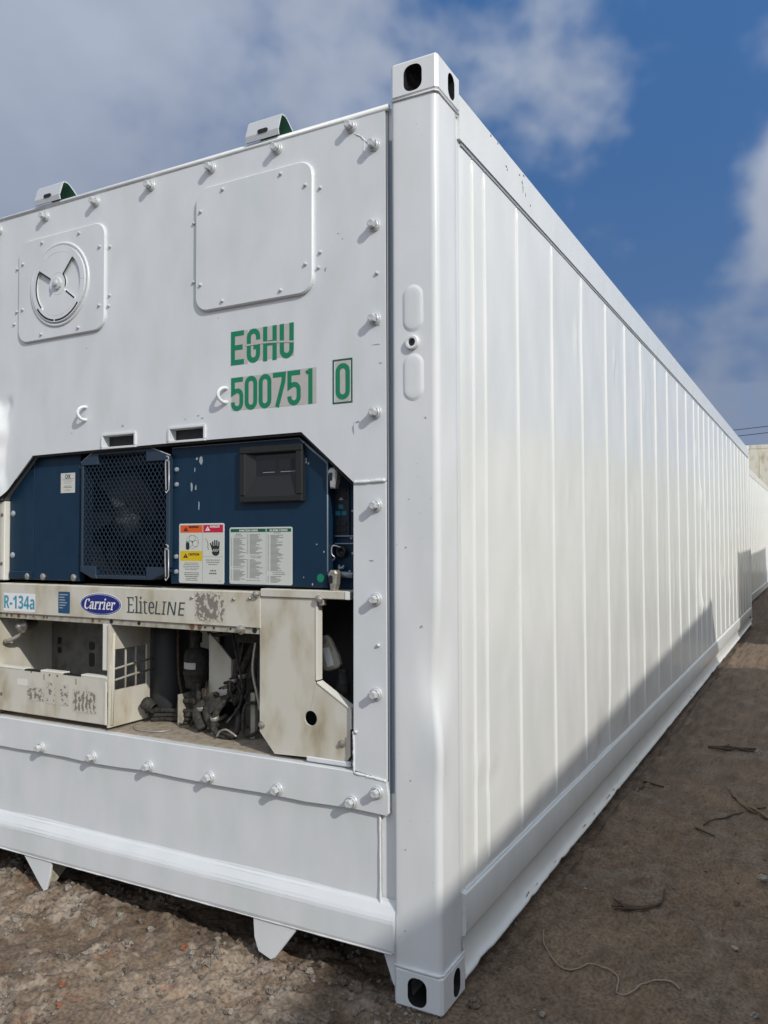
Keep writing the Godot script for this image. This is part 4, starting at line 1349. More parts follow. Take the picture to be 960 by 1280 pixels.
func code_print() -> Image:
	var im := Image.create(384, 300, false, Image.FORMAT_RGB8)
	im.fill(Color(0.79, 0.80, 0.77))
	var ink := Color(0.42, 0.43, 0.42)
	fill(im, 4, 6, 222, 18, Color(0.03, 0.36, 0.25))
	fill(im, 232, 6, 148, 18, Color(0.03, 0.36, 0.25))
	fill(im, 228, 4, 2, 292, Color(0.6, 0.61, 0.59))
	text_block(im, 26, 32, 60, 2, 10, Color(0.2, 0.2, 0.2), true)
	for y in range(54, 205, 6):
		fill(im, 6, y, 8, 2, ink); fill(im, 22, y, rng.randi_range(30, 84), 3, ink)
	text_block(im, 22, 214, 84, 1, 8, Color(0.2, 0.2, 0.2))
	for y in range(226, 284, 6):
		fill(im, 6, y, 8, 2, ink); fill(im, 22, y, rng.randi_range(40, 78), 3, ink)
	for y in range(36, 142, 6):
		fill(im, 108, y, 10, 2, ink); fill(im, 126, y, rng.randi_range(36, 80), 3, ink)
	text_block(im, 126, 150, 80, 2, 9, Color(0.2, 0.2, 0.2), true)
	for y in range(170, 272, 6):
		fill(im, 108, y, 10, 2, ink); fill(im, 126, y, rng.randi_range(30, 84), 3, ink)
	text_block(im, 106, 280, 100, 1, 8, ink)
	text_block(im, 262, 28, 70, 1, 8, Color(0.25, 0.25, 0.25), true)
	for y in range(40, 228, 6):
		fill(im, 238, y, 8, 2, ink); fill(im, 256, y, rng.randi_range(34, 80), 3, ink)
	text_block(im, 256, 236, 100, 2, 9, Color(0.2, 0.2, 0.2), true)
	for y in range(256, 290, 6):
		fill(im, 238, y, 8, 2, ink); fill(im, 256, y, rng.randi_range(34, 70), 3, ink)
	return im

func ok_print() -> Image:
	var im := Image.create(120, 168, false, Image.FORMAT_RGB8)
	im.fill(Color(0.80, 0.80, 0.77))
	var ink := Color(0.3, 0.3, 0.3)
	text_block(im, 14, 52, 92, 4, 11, Color(0.55, 0.55, 0.54), true)
	fill(im, 6, 48, 108, 2, ink)
	text_block(im, 14, 108, 92, 2, 12, Color(0.2, 0.2, 0.2), true)
	text_block(im, 28, 138, 60, 2, 10, Color(0.5, 0.5, 0.5), true)
	return im

func worn_print(seed_: int, w: int, h: int, keep: float, bars: bool) -> Image:
	var im := Image.create(w, h, false, Image.FORMAT_RGB8)
	var a := Color(0.775, 0.755, 0.705)
	var b := Color(0.50, 0.48, 0.44)
	for y in h:
		for x in w:
			var n := nz.get_noise_2d(x * 0.03 + seed_, y * 0.03) + 0.3 * nz.get_noise_2d(x * 0.12, y * 0.12 + seed_)
			if bars: n += 0.35 * sin(x * 0.33 + 2.0 * nz.get_noise_2d(x * 0.01, y * 0.03))
			var u: float = smoothstep(keep - 0.06, keep + 0.06, n)
			var e: float = minf(minf(x, w - 1 - x), minf(y, h - 1 - y)) / (0.2 * minf(w, h)) + 1.1 * nz.get_noise_2d(x * 0.07 + 9.0, y * 0.07 + seed_)
			im.set_pixel(x, y, b.lerp(a, maxf(u, 1.0 - smoothstep(0.1, 0.45, e))))
	return im

# ------------------------------------------------------------------ cooling unit: upper half
func cooling_unit(t: Node3D) -> void:
	var st := S()
	# the opening's inner flange: dark returns along its slanted and level edges
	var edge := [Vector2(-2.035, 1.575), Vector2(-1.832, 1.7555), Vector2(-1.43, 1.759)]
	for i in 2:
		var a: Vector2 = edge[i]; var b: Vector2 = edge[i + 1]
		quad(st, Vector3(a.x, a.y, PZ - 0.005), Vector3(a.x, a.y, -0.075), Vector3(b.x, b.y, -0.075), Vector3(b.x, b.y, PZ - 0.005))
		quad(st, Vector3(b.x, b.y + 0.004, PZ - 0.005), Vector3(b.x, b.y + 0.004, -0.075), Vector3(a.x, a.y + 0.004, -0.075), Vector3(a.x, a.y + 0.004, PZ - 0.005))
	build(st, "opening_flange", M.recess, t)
	st = S(true)
	tube(st, [Vector3(-0.309, 1.5805, -0.021), Vector3(-0.508, 1.7565, -0.021), Vector3(-0.9, 1.756, -0.021), Vector3(-1.43, 1.752, -0.021), Vector3(-1.828, 1.749, -0.021), Vector3(-2.02, 1.583, -0.021)], 0.0055, 6)
	build(st, "black_edge_strip", M.black, t)  # black strip along the slanted and level edges of the opening
	# housing behind the doors
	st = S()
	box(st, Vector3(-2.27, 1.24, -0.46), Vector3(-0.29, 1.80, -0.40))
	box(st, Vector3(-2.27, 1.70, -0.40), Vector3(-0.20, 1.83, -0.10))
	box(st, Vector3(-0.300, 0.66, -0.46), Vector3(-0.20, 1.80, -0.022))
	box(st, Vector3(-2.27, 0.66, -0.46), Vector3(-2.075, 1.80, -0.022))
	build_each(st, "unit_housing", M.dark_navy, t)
	# left covers
	st = S()
	prism(st, [Vector2(-2.016, 1.244), Vector2(-1.864, 1.244), Vector2(-1.864, 1.732), Vector2(-2.016, 1.592)], -0.075, -0.050, 0.003)
	var c1 := build(st, "side_cover", M.navy, t)
	st = S()
	prism(st, [Vector2(-2.01, 1.25), Vector2(-1.87, 1.25), Vector2(-1.87, 1.278), Vector2(-2.01, 1.278)], -0.05, -0.043, 0.002)
	build(st, "cover_lip", M.navy, c1)
	var rv := rivet_mesh()
	for p in [[-2.004, 1.52], [-2.004, 1.345]]:
		st = S()
		lathe(st, [Vector2(0.0125, 0.0), Vector2(0.0125, 0.003), Vector2(0.009, 0.004), Vector2(0.008, 0.007), Vector2(0, 0.008)], 10, facing(Vector3(p[0] + 0.01, p[1], -0.05)))
		build(st, "screw", M.scuff, c1)
	st = S()
	prism(st, [Vector2(-1.8605, 1.244), Vector2(-1.592, 1.244), Vector2(-1.592, 1.752), Vector2(-1.85, 1.752), Vector2(-1.8605, 1.742)], -0.075, -0.047, 0.004)
	var c2 := build(st, "side_cover", M.navy, t)
	for x in [-1.895, -1.80, -1.62]:
		st = S()
		lathe(st, [Vector2(0.014, 0.0), Vector2(0.014, 0.008), Vector2(0.010, 0.011), Vector2(0, 0.012)], 8, facing(Vector3(x, 1.258, -0.05)))
		build(st, "screw", M.steel, c2)
	print_quad("inspection_sticker", -1.700, 1.597, -1.617, 1.677, -0.0455, ok_print(), t).set_meta("label", "white inspection sticker headed OK")
	lettering("OK", "Droid Sans", true, -1.674, -1.643, 1.6545, 1.672, -0.0453, M.script, t)
	st = S()
	box(st, Vector3(-2.06, 1.24, -0.06), Vector3(-2.022, 1.572, -0.030), 0.003)
	var ws := build(st, "edge_strip", M.cream_edge, t)
	for y in [1.515, 1.31]:
		st = S()
		lathe(st, [Vector2(0.008, 0.0), Vector2(0.007, 0.003), Vector2(0, 0.004)], 8, facing(Vector3(-2.038, y, -0.030)))
		build(st, "screw", M.chip, ws)
	fan_cover(t)
	control_door(t)
	connector_bay(t)
	# cream trim across the middle
	st = S()
	prism(st, [Vector2(-2.09, 1.104), Vector2(-0.687, 1.104), Vector2(-0.687, 1.226), Vector2(-2.09, 1.226)], -0.036, -0.030, 0.002)
	box(st, Vector3(-2.09, 1.222, -0.15), Vector3(-0.687, 1.2285, -0.034), 0.002)
	var band := build(st, "middle_trim", M.cream, t)
	st = S()
	box(st, Vector3(-0.684, 1.212, -0.15), Vector3(-0.327, 1.2395, -0.026), 0.0025)
	build(st, "trim_shelf", M.cream, t)
	st = S()
	box(st, Vector3(-0.345, 1.2125, -0.0255), Vector3(-0.3275, 1.2385, -0.0235), 0.001)
	build(st, "shelf_cap", M.white, t)
	st = S()
	prism(st, [Vector2(-2.09, 1.082), Vector2(-0.687, 1.082), Vector2(-0.687, 1.108), Vector2(-2.09, 1.108)], -0.043, -0.037, 0.001)
	build(st, "trim_lip", M.cream_dirty, band)
	for q in [[-2.01, 0.006, 0], [-1.98, 0.007, 0], [-1.935, 0.009, 0], [-1.89, 0.004, 0], [-1.845, 0.004, 0], [-1.78, 0.005, 0], [-1.762, 0.005, 0], [-1.50, 0.007, 0], [-1.465, 0.004, 0], [-1.40, 0.009, 1], [-1.255, 0.008, 1], [-0.995, 0.011, 0], [-0.96, 0.010, 0], [-0.935, 0.004, 1], [-0.895, 0.004, 1], [-0.82, 0.004, 1], [-0.715, 0.010, 1]]:
		st = S()
		lathe(st, [Vector2(q[1], 0.0), Vector2(q[1], 0.0015), Vector2(0, 0.0015)], 8, facing(Vector3(q[0], 1.095, -0.037)))
		build_each(st, "fixing_hole", M.black if q[2] == 1 else M.rust, band)
	st = S()
	lathe(st, [Vector2(0.021, 0.0), Vector2(0.019, 0.006), Vector2(0.011, 0.008), Vector2(0.011, 0.018), Vector2(0, 0.02)], 8, facing(Vector3(-0.772, 1.097, -0.037)))
	build(st, "retaining_bolt", M.steel, band)
	for p in [[-0.73, 1.205], [-0.99, 1.2], [-0.80, 1.20]]: add_mesh(rv, "rivet", M.steel, band, Vector3(p[0], p[1], -0.030))
	trim_print(t)

func trim_print(t: Node3D) -> void:
	var z := -0.030
	var st := S()
	quad(st, Vector3(-2.022, 1.113, z + 0.0005), Vector3(-1.825, 1.113, z + 0.0005), Vector3(-1.825, 1.188, z + 0.0005), Vector3(-2.022, 1.188, z + 0.0005))
	build(st, "refrigerant_sticker", M.white, t)
	lettering("R-134a", "Droid Sans", true, -2.018, -1.829, 1.124, 1.179, z + 0.0012, M.cyan, t)
	st = S()
	prism(st, rrect(-1.655, 1.159, 0.066, 0.086, 0.004, 2), z - 0.001, z + 0.0006)
	build(st, "info_sticker", M.label_blue, t)
	for k in 6:
		st = S()
		var w := [0.048, 0.03, 0.034, 0.044, 0.036, 0.02][k] as float
		quad(st, Vector3(-1.682, 1.188 - k * 0.0105, z + 0.0011), Vector3(-1.682 + w, 1.188 - k * 0.0105, z + 0.0011), Vector3(-1.682 + w, 1.192 - k * 0.0105, z + 0.0011), Vector3(-1.682, 1.192 - k * 0.0105, z + 0.0011))
		build_each(st, "printed_line", M.scuff, t)
	var oval := func(cx: float, cy: float, a: float, b: float) -> PackedVector2Array:
		var p := PackedVector2Array()
		for k in 40: p.append(Vector2(cx + cos(TAU * k / 40) * a, cy + sin(TAU * k / 40) * b))
		return p
	for q in [[0.113, 0.0445, 0.0004, "w"], [0.110, 0.0415, 0.0008, "b"], [0.106, 0.0385, 0.0012, "w"], [0.1045, 0.037, 0.0016, "b"]]:
		st = S()
		prism(st, oval.call(-1.4515, 1.159, q[0], q[1]), z - 0.001, z + q[2])
		build(st, "oval_badge", M.white if q[3] == "w" else M.logo_blue, t)
	lettering("Carrier", "Droid Serif", true, -1.537, -1.372, 1.139, 1.182, z + 0.0022, M.white, t, "lettering", 0.22)
	lettering("Elite", "Droid Serif", false, -1.311, -1.172, 1.132, 1.196, z + 0.0008, M.script, t)
	lettering("LINE", "Droid Sans", false, -1.166, -1.026, 1.1325, 1.181, z + 0.0008, M.script, t, "lettering", 0.14)
	st = S()
	for q in [[-1.268, 1.165, 0.004, 0.04], [-1.22, 1.185, 0.006, 0.012], [-1.235, 1.15, 0.003, 0.03]]: quad(st, Vector3(q[0], q[1] - q[3] / 2, z + 0.0014), Vector3(q[0] + q[2], q[1] - q[3] / 2, z + 0.0014), Vector3(q[0] + q[2], q[1] + q[3] / 2, z + 0.0014), Vector3(q[0], q[1] + q[3] / 2, z + 0.0014))
	build(st, "worn_gap", M.cream, t).set_meta("kind", "stuff")
	print_quad("worn_sticker", -0.977, 1.117, -0.862, 1.219, z + 0.0006, worn_print(5, 128, 112, 0.22, false), t)
	print_quad("worn_sticker", -0.862, 1.117, -0.836, 1.205, z + 0.0006, worn_print(45, 32, 96, -0.1, false), t)
	st = S()
	prism(st, arc_poly(Vector2(-0.453, 1.279), 0.014, 14), -0.051, -0.0465)
	build(st, "green_sticker", M.green, t)

func fan_cover(t: Node3D) -> void:
	var zf := -0.030
	var st := S()
	var f := -1.587
	var r := -1.122
	# frame: four bars and four corner plates
	prism(st, [Vector2(f, 1.30), Vector2(-1.574, 1.30), Vector2(-1.574, 1.70), Vector2(f, 1.70)], zf - 0.05, zf, 0.002)
	prism(st, [Vector2(-1.140, 1.30), Vector2(r, 1.30), Vector2(r, 1.70), Vector2(-1.140, 1.70)], zf - 0.05, zf, 0.002)
	prism(st, [Vector2(-1.492, 1.738), Vector2(-1.240, 1.738), Vector2(-1.240, 1.7535), Vector2(-1.492, 1.7535)], zf - 0.05, zf, 0.002)
	prism(st, [Vector2(-1.492, 1.258), Vector2(-1.240, 1.258), Vector2(-1.240, 1.272), Vector2(-1.492, 1.272)], zf - 0.05, zf, 0.002)
	prism(st, [Vector2(f, 1.700), Vector2(-1.492, 1.700), Vector2(-1.492, 1.7535), Vector2(-1.515, 1.7535), Vector2(f, 1.712)], zf - 0.05, zf + 0.001, 0.002)
	prism(st, [Vector2(r, 1.700), Vector2(-1.240, 1.700), Vector2(-1.240, 1.7535), Vector2(-1.222, 1.7535), Vector2(r, 1.718)], zf - 0.05, zf + 0.001, 0.002)
	prism(st, [Vector2(f, 1.305), Vector2(-1.500, 1.305), Vector2(-1.500, 1.272), Vector2(-1.492, 1.258), Vector2(-1.52, 1.258), Vector2(f, 1.285)], zf - 0.05, zf + 0.001, 0.002)
	prism(st, [Vector2(r, 1.305), Vector2(-1.236, 1.305), Vector2(-1.236, 1.258), Vector2(-1.21, 1.258), Vector2(r, 1.290)], zf - 0.05, zf + 0.001, 0.002)
	var cover := build(st, "fan_cover", M.guard, t)
	cover.position.x += 0.021
	st = S(true)
	tube(st, [Vector3(f, 1.7125, zf), Vector3(-1.515, 1.754, zf), Vector3(-1.222, 1.7545, zf), Vector3(r + 0.004, 1.7175, zf)], 0.0022, 6)
	build(st, "worn_edge", M.scuff, cover)
	# expanded metal: real strands
	st = S()
	var px := 0.0212
	var py := 0.0148
	var z := zf - 0.004
	var inside := func(x: float, y: float) -> bool:
		if x < -1.577 or x > -1.137 or y < 1.268 or y > 1.742: return false
		return not ((x < -1.488 or x > -1.236) and (y > 1.703 or y < 1.302))
	var n := int(0.5 / px) + 2
	for j in range(-1, int(0.5 / py) + 3):
		for i in range(-1, n):
			var cx := -1.58 + i * px + (0.5 * px if j % 2 != 0 else 0.0)
			var cy := 1.268 + j * py
			# each node throws a short vertical web and two slanting strands upwards
			var p0 := Vector2(cx, cy)
			for q in [[p0 + Vector2(0, -0.0022), p0 + Vector2(0, 0.0022), 0.0042], [p0 + Vector2(0, 0.0018), p0 + Vector2(-px / 2, py - 0.0018), 0.0031], [p0 + Vector2(0, 0.0018), p0 + Vector2(px / 2, py - 0.0018), 0.0031]]:
				var a: Vector2 = q[0]; var b: Vector2 = q[1]
				if not inside.call(a.x, a.y) and not inside.call(b.x, b.y): continue
				if not inside.call((a.x + b.x) / 2, (a.y + b.y) / 2): continue
				var d := (b - a).normalized()
				var w: Vector2 = Vector2(-d.y, d.x) * float(q[2]) * 0.5
				var za := z + (0.0015 if b.x < a.x else 0.0)
				quad(st, Vector3(a.x - w.x, a.y - w.y, za), Vector3(b.x - w.x, b.y - w.y, za), Vector3(b.x + w.x, b.y + w.y, za - 0.001), Vector3(a.x + w.x, a.y + w.y, za - 0.001))
				quad(st, Vector3(a.x + w.x, a.y + w.y, za - 0.001), Vector3(b.x + w.x, b.y + w.y, za - 0.001), Vector3(b.x + w.x, b.y + w.y, za - 0.004), Vector3(a.x + w.x, a.y + w.y, za - 0.004))
				quad(st, Vector3(b.x - w.x, b.y - w.y, za), Vector3(a.x - w.x, a.y - w.y, za), Vector3(a.x - w.x, a.y - w.y, za - 0.003), Vector3(b.x - w.x, b.y - w.y, za - 0.003))
	build(st, "expanded_mesh", M.guard, cover)
	# fan behind the mesh
	var c := Vector3(-1.484, 1.478, -0.17)
	st = S(true)
	lathe(st, [Vector2(0.222, -0.06), Vector2(0.215, -0.02), Vector2(0.210, 0.03), Vector2(0.216, 0.055), Vector2(0.222, 0.06)], 48, facing(c))
	build(st, "fan_shroud", M.fan_black, cover)
	st = S(true)
	lathe(st, [Vector2(0.07, -0.05), Vector2(0.07, 0.01), Vector2(0.06, 0.025), Vector2(0.022, 0.03), Vector2(0.020, 0.05), Vector2(0, 0.052)], 24, facing(c))
	build(st, "fan_hub", M.fan_black, cover)
	for k in 5:
		st = S(true)
		var a0 := TAU * k / 5 + 0.35
		for u in 6:
			for v in 4:
				var P := []
				for q in [[u, v], [u + 1, v], [u + 1, v + 1], [u, v + 1]]:
					var rr: float = lerp(0.066, 0.200, q[0] / 6.0)
					var aa: float = a0 + (q[1] / 4.0 - 0.5) * lerp(0.75, 0.95, q[0] / 6.0) + q[0] * 0.03
					P.append(c + Vector3(cos(aa) * rr, sin(aa) * rr, (q[1] / 4.0 - 0.5) * 0.07))
				quad(st, P[0], P[1], P[2], P[3])
		build(st, "fan_blade", M.fan_black, cover)
	st = S()
	box(st, Vector3(-1.59, 1.245, -0.34), Vector3(-1.12, 1.76, -0.30))
	build(st, "fan_backing", M.black, cover)
	# spring clips on the right edge
	for y in [[1.700, 1.59], [1.375, 1.270]]:
		st = S(true)
		var x := -1.125
		tube(st, smooth_path([Vector3(x - 0.006, y[0] + 0.014, zf + 0.008), Vector3(x + 0.006, y[0] + 0.010, zf + 0.010), Vector3(x + 0.004, y[0] - 0.004, zf + 0.009), Vector3(x - 0.008, y[0] - 0.006, zf + 0.009), Vector3(x - 0.007, y[1] + 0.02, zf + 0.008), Vector3(x - 0.007, y[1], zf + 0.007)], 4), 0.0026, 6)
		tube(st, [Vector3(x + 0.007, y[0] - 0.004, zf + 0.008), Vector3(x + 0.007, y[1] + 0.002, zf + 0.007), Vector3(x - 0.003, y[1] - 0.012, zf + 0.009), Vector3(x - 0.008, y[1] - 0.004, zf + 0.009)], 0.0024, 6)
		build_each(st, "spring_clip", M.zinc, cover)
		for dy in [0.02, 0.075]:
			st = S()
			lathe(st, [Vector2(0.009, 0.0), Vector2(0.008, 0.006), Vector2(0, 0.008)], 8, facing(Vector3(x + 0.024, y[1] + dy, -0.047)))
			build(st, "screw", M.recess, cover)

func control_door(t: Node3D) -> void:
	var z := -0.047
	var st := S()
	prism(st, [Vector2(-1.111, 1.246), Vector2(-0.425, 1.246), Vector2(-0.425, 1.662), Vector2(-0.536, 1.750), Vector2(-1.111, 1.7485)], -0.095, z, 0.005)
	var door := build(st, "control_box_door", M.navy, t)
	st = S(true)
	tube(st, [Vector3(-0.4275, 1.30, z - 0.003), Vector3(-0.4275, 1.661, z - 0.003), Vector3(-0.537, 1.7475, z - 0.003), Vector3(-1.108, 1.746, z - 0.003)], 0.003, 6)
	build(st, "worn_edge", M.navy_edge, door)
	st = S(true)
	tube(st, [Vector3(-0.4285, 1.656, z - 0.001), Vector3(-0.4335, 1.6635, z), Vector3(-0.50, 1.7155, z), Vector3(-0.536, 1.7455, z)], 0.0032, 6, false, 0.8)
	build(st, "worn_edge", M.scuff, door)
	# display: bezel with sunk sloping window
	var x0 := -0.775; var x1 := -0.512; var y0 := 1.535; var y1 := 1.727
	var zb := z + 0.022
	st = S()
	prism(st, [Vector2(x0, y0), Vector2(x1, y0), Vector2(x1, y0 + 0.022), Vector2(x0, y0 + 0.022)], z - 0.002, zb, 0.003)
	prism(st, [Vector2(x0, y1 - 0.024), Vector2(x1, y1 - 0.024), Vector2(x1, y1), Vector2(x0, y1)], z - 0.002, zb, 0.003)
	prism(st, [Vector2(x0, y0 + 0.022), Vector2(x0 + 0.024, y0 + 0.022), Vector2(x0 + 0.024, y1 - 0.024), Vector2(x0, y1 - 0.024)], z - 0.002, zb, 0.003)
	prism(st, [Vector2(x1 - 0.027, y0 + 0.022), Vector2(x1, y0 + 0.022), Vector2(x1, y1 - 0.024), Vector2(x1 - 0.027, y1 - 0.024)], z - 0.002, zb, 0.003)
	# sloping inner walls down to the window
	var o := [Vector3(x0 + 0.024, y0 + 0.022, zb - 0.003), Vector3(x1 - 0.027, y0 + 0.022, zb - 0.003), Vector3(x1 - 0.027, y1 - 0.024, zb - 0.003), Vector3(x0 + 0.024, y1 - 0.024, zb - 0.003)]
	var w := [Vector3(x0 + 0.058, 1.624, z + 0.0015), Vector3(x1 - 0.030, 1.624, z + 0.0015), Vector3(x1 - 0.030, y1 - 0.030, z + 0.0015), Vector3(x0 + 0.058, y1 - 0.030, z + 0.0015)]
	for k in 4: quad(st, o[k], o[(k + 1) % 4], w[(k + 1) % 4], w[k])
	var bez := build(st, "display_bezel", M.charcoal, door)
	st = S()
	quad(st, w[0], w[1], w[2], w[3])
	build(st, "display_screen", M.screen, bez)
	st = S()
	for q in [[0.02, 0.02, 0.068, 0.036], [0.10, 0.02, 0.06, 0.036]]:
		var b: Vector3 = w[0] + Vector3(q[0], q[1], 0.001)
		quad(st, b, b + Vector3(q[2], 0, 0), b + Vector3(q[2], q[3], 0), b + Vector3(0, q[3], 0))
	build_each(st, "display_field", M.charcoal, bez)
	st = S()
	for q in [[0.03, 0.012, 0.05, 0.002], [0.105, 0.012, 0.06, 0.002]]:
		var b: Vector3 = w[0] + Vector3(q[0], q[1], 0.0012)
		quad(st, b, b + Vector3(q[2], 0, 0), b + Vector3(q[2], q[3], 0), b + Vector3(0, q[3], 0))
	build_each(st, "printed_line", M.recess, bez)
	# stickers
	st = S()
	prism(st, rrect(-0.9625, 1.3575, 0.2105, 0.2155, 0.006, 3), z - 0.001, z + 0.0006)
	build(st, "warning_sticker", M.white, t)
	print_quad("warning_print", -1.0655, 1.252, -0.8595, 1.463, z + 0.0011, warning_print(), t).set_meta("label", "safety sticker with orange WARNING, red DANGER and yellow CAUTION panels")
	lettering("WARNING", "Droid Sans", true, -1.022, -0.975, 1.4495, 1.4575, z + 0.0016, M.black, t)
	lettering("DANGER", "Droid Sans", true, -0.922, -0.878, 1.4495, 1.4575, z + 0.0016, M.white, t)
	lettering("CAUTION", "Droid Sans", true, -1.022, -0.972, 1.350, 1.3585, z + 0.0016, M.black, t)
	st = S()
	prism(st, rrect(-0.6995, 1.3505, 0.268, 0.1975, 0.006, 3), z - 0.001, z + 0.0006)
	build(st, "code_sticker", M.white, t)
	print_quad("code_print", -0.8315, 1.253, -0.5675, 1.448, z + 0.0011, code_print(), t).set_meta("label", "green and white table of function and alarm codes")
	lettering("FUNCTION CODES", "Droid Sans", true, -0.79, -0.71, 1.4345, 1.4415, z + 0.0016, M.white, t)
	lettering("ALARM CODES", "Droid Sans", true, -0.66, -0.585, 1.4345, 1.4415, z + 0.0016, M.white, t)
	# white marks worn through the blue
	st = S()
	for q in [[-0.965, 1.695, 0.010, 0.018], [-0.985, 1.70, 0.006, 0.006], [-0.995, 1.66, 0.003, 0.01], [-1.01, 1.60, 0.006, 0.02], [-0.99, 1.595, 0.004, 0.012], [-0.975, 1.53, 0.004, 0.018], [-0.512, 1.67, 0.008, 0.012], [-0.50, 1.66, 0.004, 0.006], [-0.468, 1.39, 0.003, 0.003], [-0.44, 1.365, 0.003, 0.004], [-0.485, 1.257, 0.003, 0.006], [-0.52, 1.28, 0.002, 0.003]]:
		var pp := PackedVector2Array()
		for k in 9: pp.append(Vector2(q[0] + cos(k * TAU / 9) * q[2] * rng.randf_range(0.55, 1.0), q[1] + sin(k * TAU / 9) * q[3] * rng.randf_range(0.6, 1.0)))
		prism(st, pp, z - 0.001, z + 0.0007)
	build(st, "paint_scuffs", M.scuff, t).set_meta("kind", "stuff")
	# cast latches on the right edge
	for y in [1.607, 1.272]:
		st = S()
		prism(st, [Vector2(-0.418, y + 0.022), Vector2(-0.407, y + 0.034), Vector2(-0.388, y + 0.034), Vector2(-0.380, y + 0.024), Vector2(-0.384, y - 0.010), Vector2(-0.392, y - 0.034), Vector2(-0.408, y - 0.034), Vector2(-0.410, y - 0.008)], -0.06, -0.030, 0.005)
		var lt := build(st, "latch", M.zinc if y > 1.5 else M.steel, door)
		st = S()
		prism(st, rrect(-0.403, y + 0.004, 0.014, 0.026, 0.004, 3), -0.0302, -0.0285)
		build(st, "latch_slot", M.charcoal, lt)

func connector_bay(t: Node3D) -> void:
	# narrow bay to the right of the control door
	var st := S()
	box(st, Vector3(-0.445, 1.24, -0.12), Vector3(-0.29, 1.72, -0.10), 0.002)
	build(st, "bay_panel", M.navy, t)
	st = S()
	prism(st, rrect(-0.401, 1.500, 0.062, 0.165, 0.004, 2), -0.101, -0.094, 0.002)
	var kp := build(st, "keypad", M.dark_navy, t)
	for q in [[0, 0, 0], [1, 0, 0], [0, 1, 0], [1, 1, 0], [0.5, 2.6, 1], [0, 3.6, 1], [1, 3.6, 1], [0, 5.2, 0], [1, 5.2, 0], [0, 6.2, 0], [1, 6.2, 0]]:
		st = S()
		box(st, Vector3(-0.424 + q[0] * 0.025, 1.562 - q[1] * 0.0215, -0.095), Vector3(-0.424 + q[0] * 0.025 + 0.0195, 1.562 - q[1] * 0.0215 + 0.016, -0.0915), 0.002)
		build(st, "key", M.teal if q[2] == 1 else M.charcoal, kp)
	st = S()
	lathe(st, [Vector2(0.010, 0.0), Vector2(0.009, 0.001), Vector2(0, 0.001)], 12, at(Vector3(-0.402, 1.541, -0.094), forward().basis.scaled(Vector3(1, 0.5, 1))))
	build(st, "keypad_mark", M.scuff, kp)
	for y in [1.415, 1.39]:
		st = S()
		box(st, Vector3(-0.44, y, -0.1), Vector3(-0.32, y + 0.004, -0.092), 0.001)
		build(st, "bay_seam", M.navy_edge, t)
	st = S(true)
	lathe(st, [Vector2(0.020, 0.0), Vector2(0.020, 0.018), Vector2(0.016, 0.022), Vector2(0.013, 0.022), Vector2(0.012, 0.008), Vector2(0, 0.008)], 18, facing(Vector3(-0.396, 1.365, -0.1)))
	var so := build(st, "round_connector", M.charcoal, t)
	st = S(true)
	tube(st, smooth_path([Vector3(-0.396, 1.38, -0.08), Vector3(-0.42, 1.385, -0.07), Vector3(-0.425, 1.36, -0.07), Vector3(-0.415, 1.345, -0.075), Vector3(-0.43, 1.335, -0.08)]), 0.0025, 6)
	build(st, "retaining_wire", M.zinc, so)
	st = S(true)
	tube(st, [Vector3(-0.42, 1.292, -0.085), Vector3(-0.35, 1.288, -0.085)], 0.010, 8)
	tube(st, smooth_path([Vector3(-0.41, 1.32, -0.095), Vector3(-0.40, 1.31, -0.08), Vector3(-0.385, 1.318, -0.085)]), 0.004, 6)
	build_each(st, "cable_gland", M.recess, t)
	for p in [[-0.435, 1.50], [-0.435, 1.41], [-0.365, 1.41], [-0.435, 1.39], [-0.36, 1.36], [-0.372, 1.30], [-0.40, 1.31], [-0.36, 1.50]]:
		st = S()
		lathe(st, [Vector2(0.005, 0.0), Vector2(0.004, 0.004), Vector2(0, 0.005)], 8, facing(Vector3(p[0], p[1], -0.1)))
		build(st, "screw", M.scuff, t)

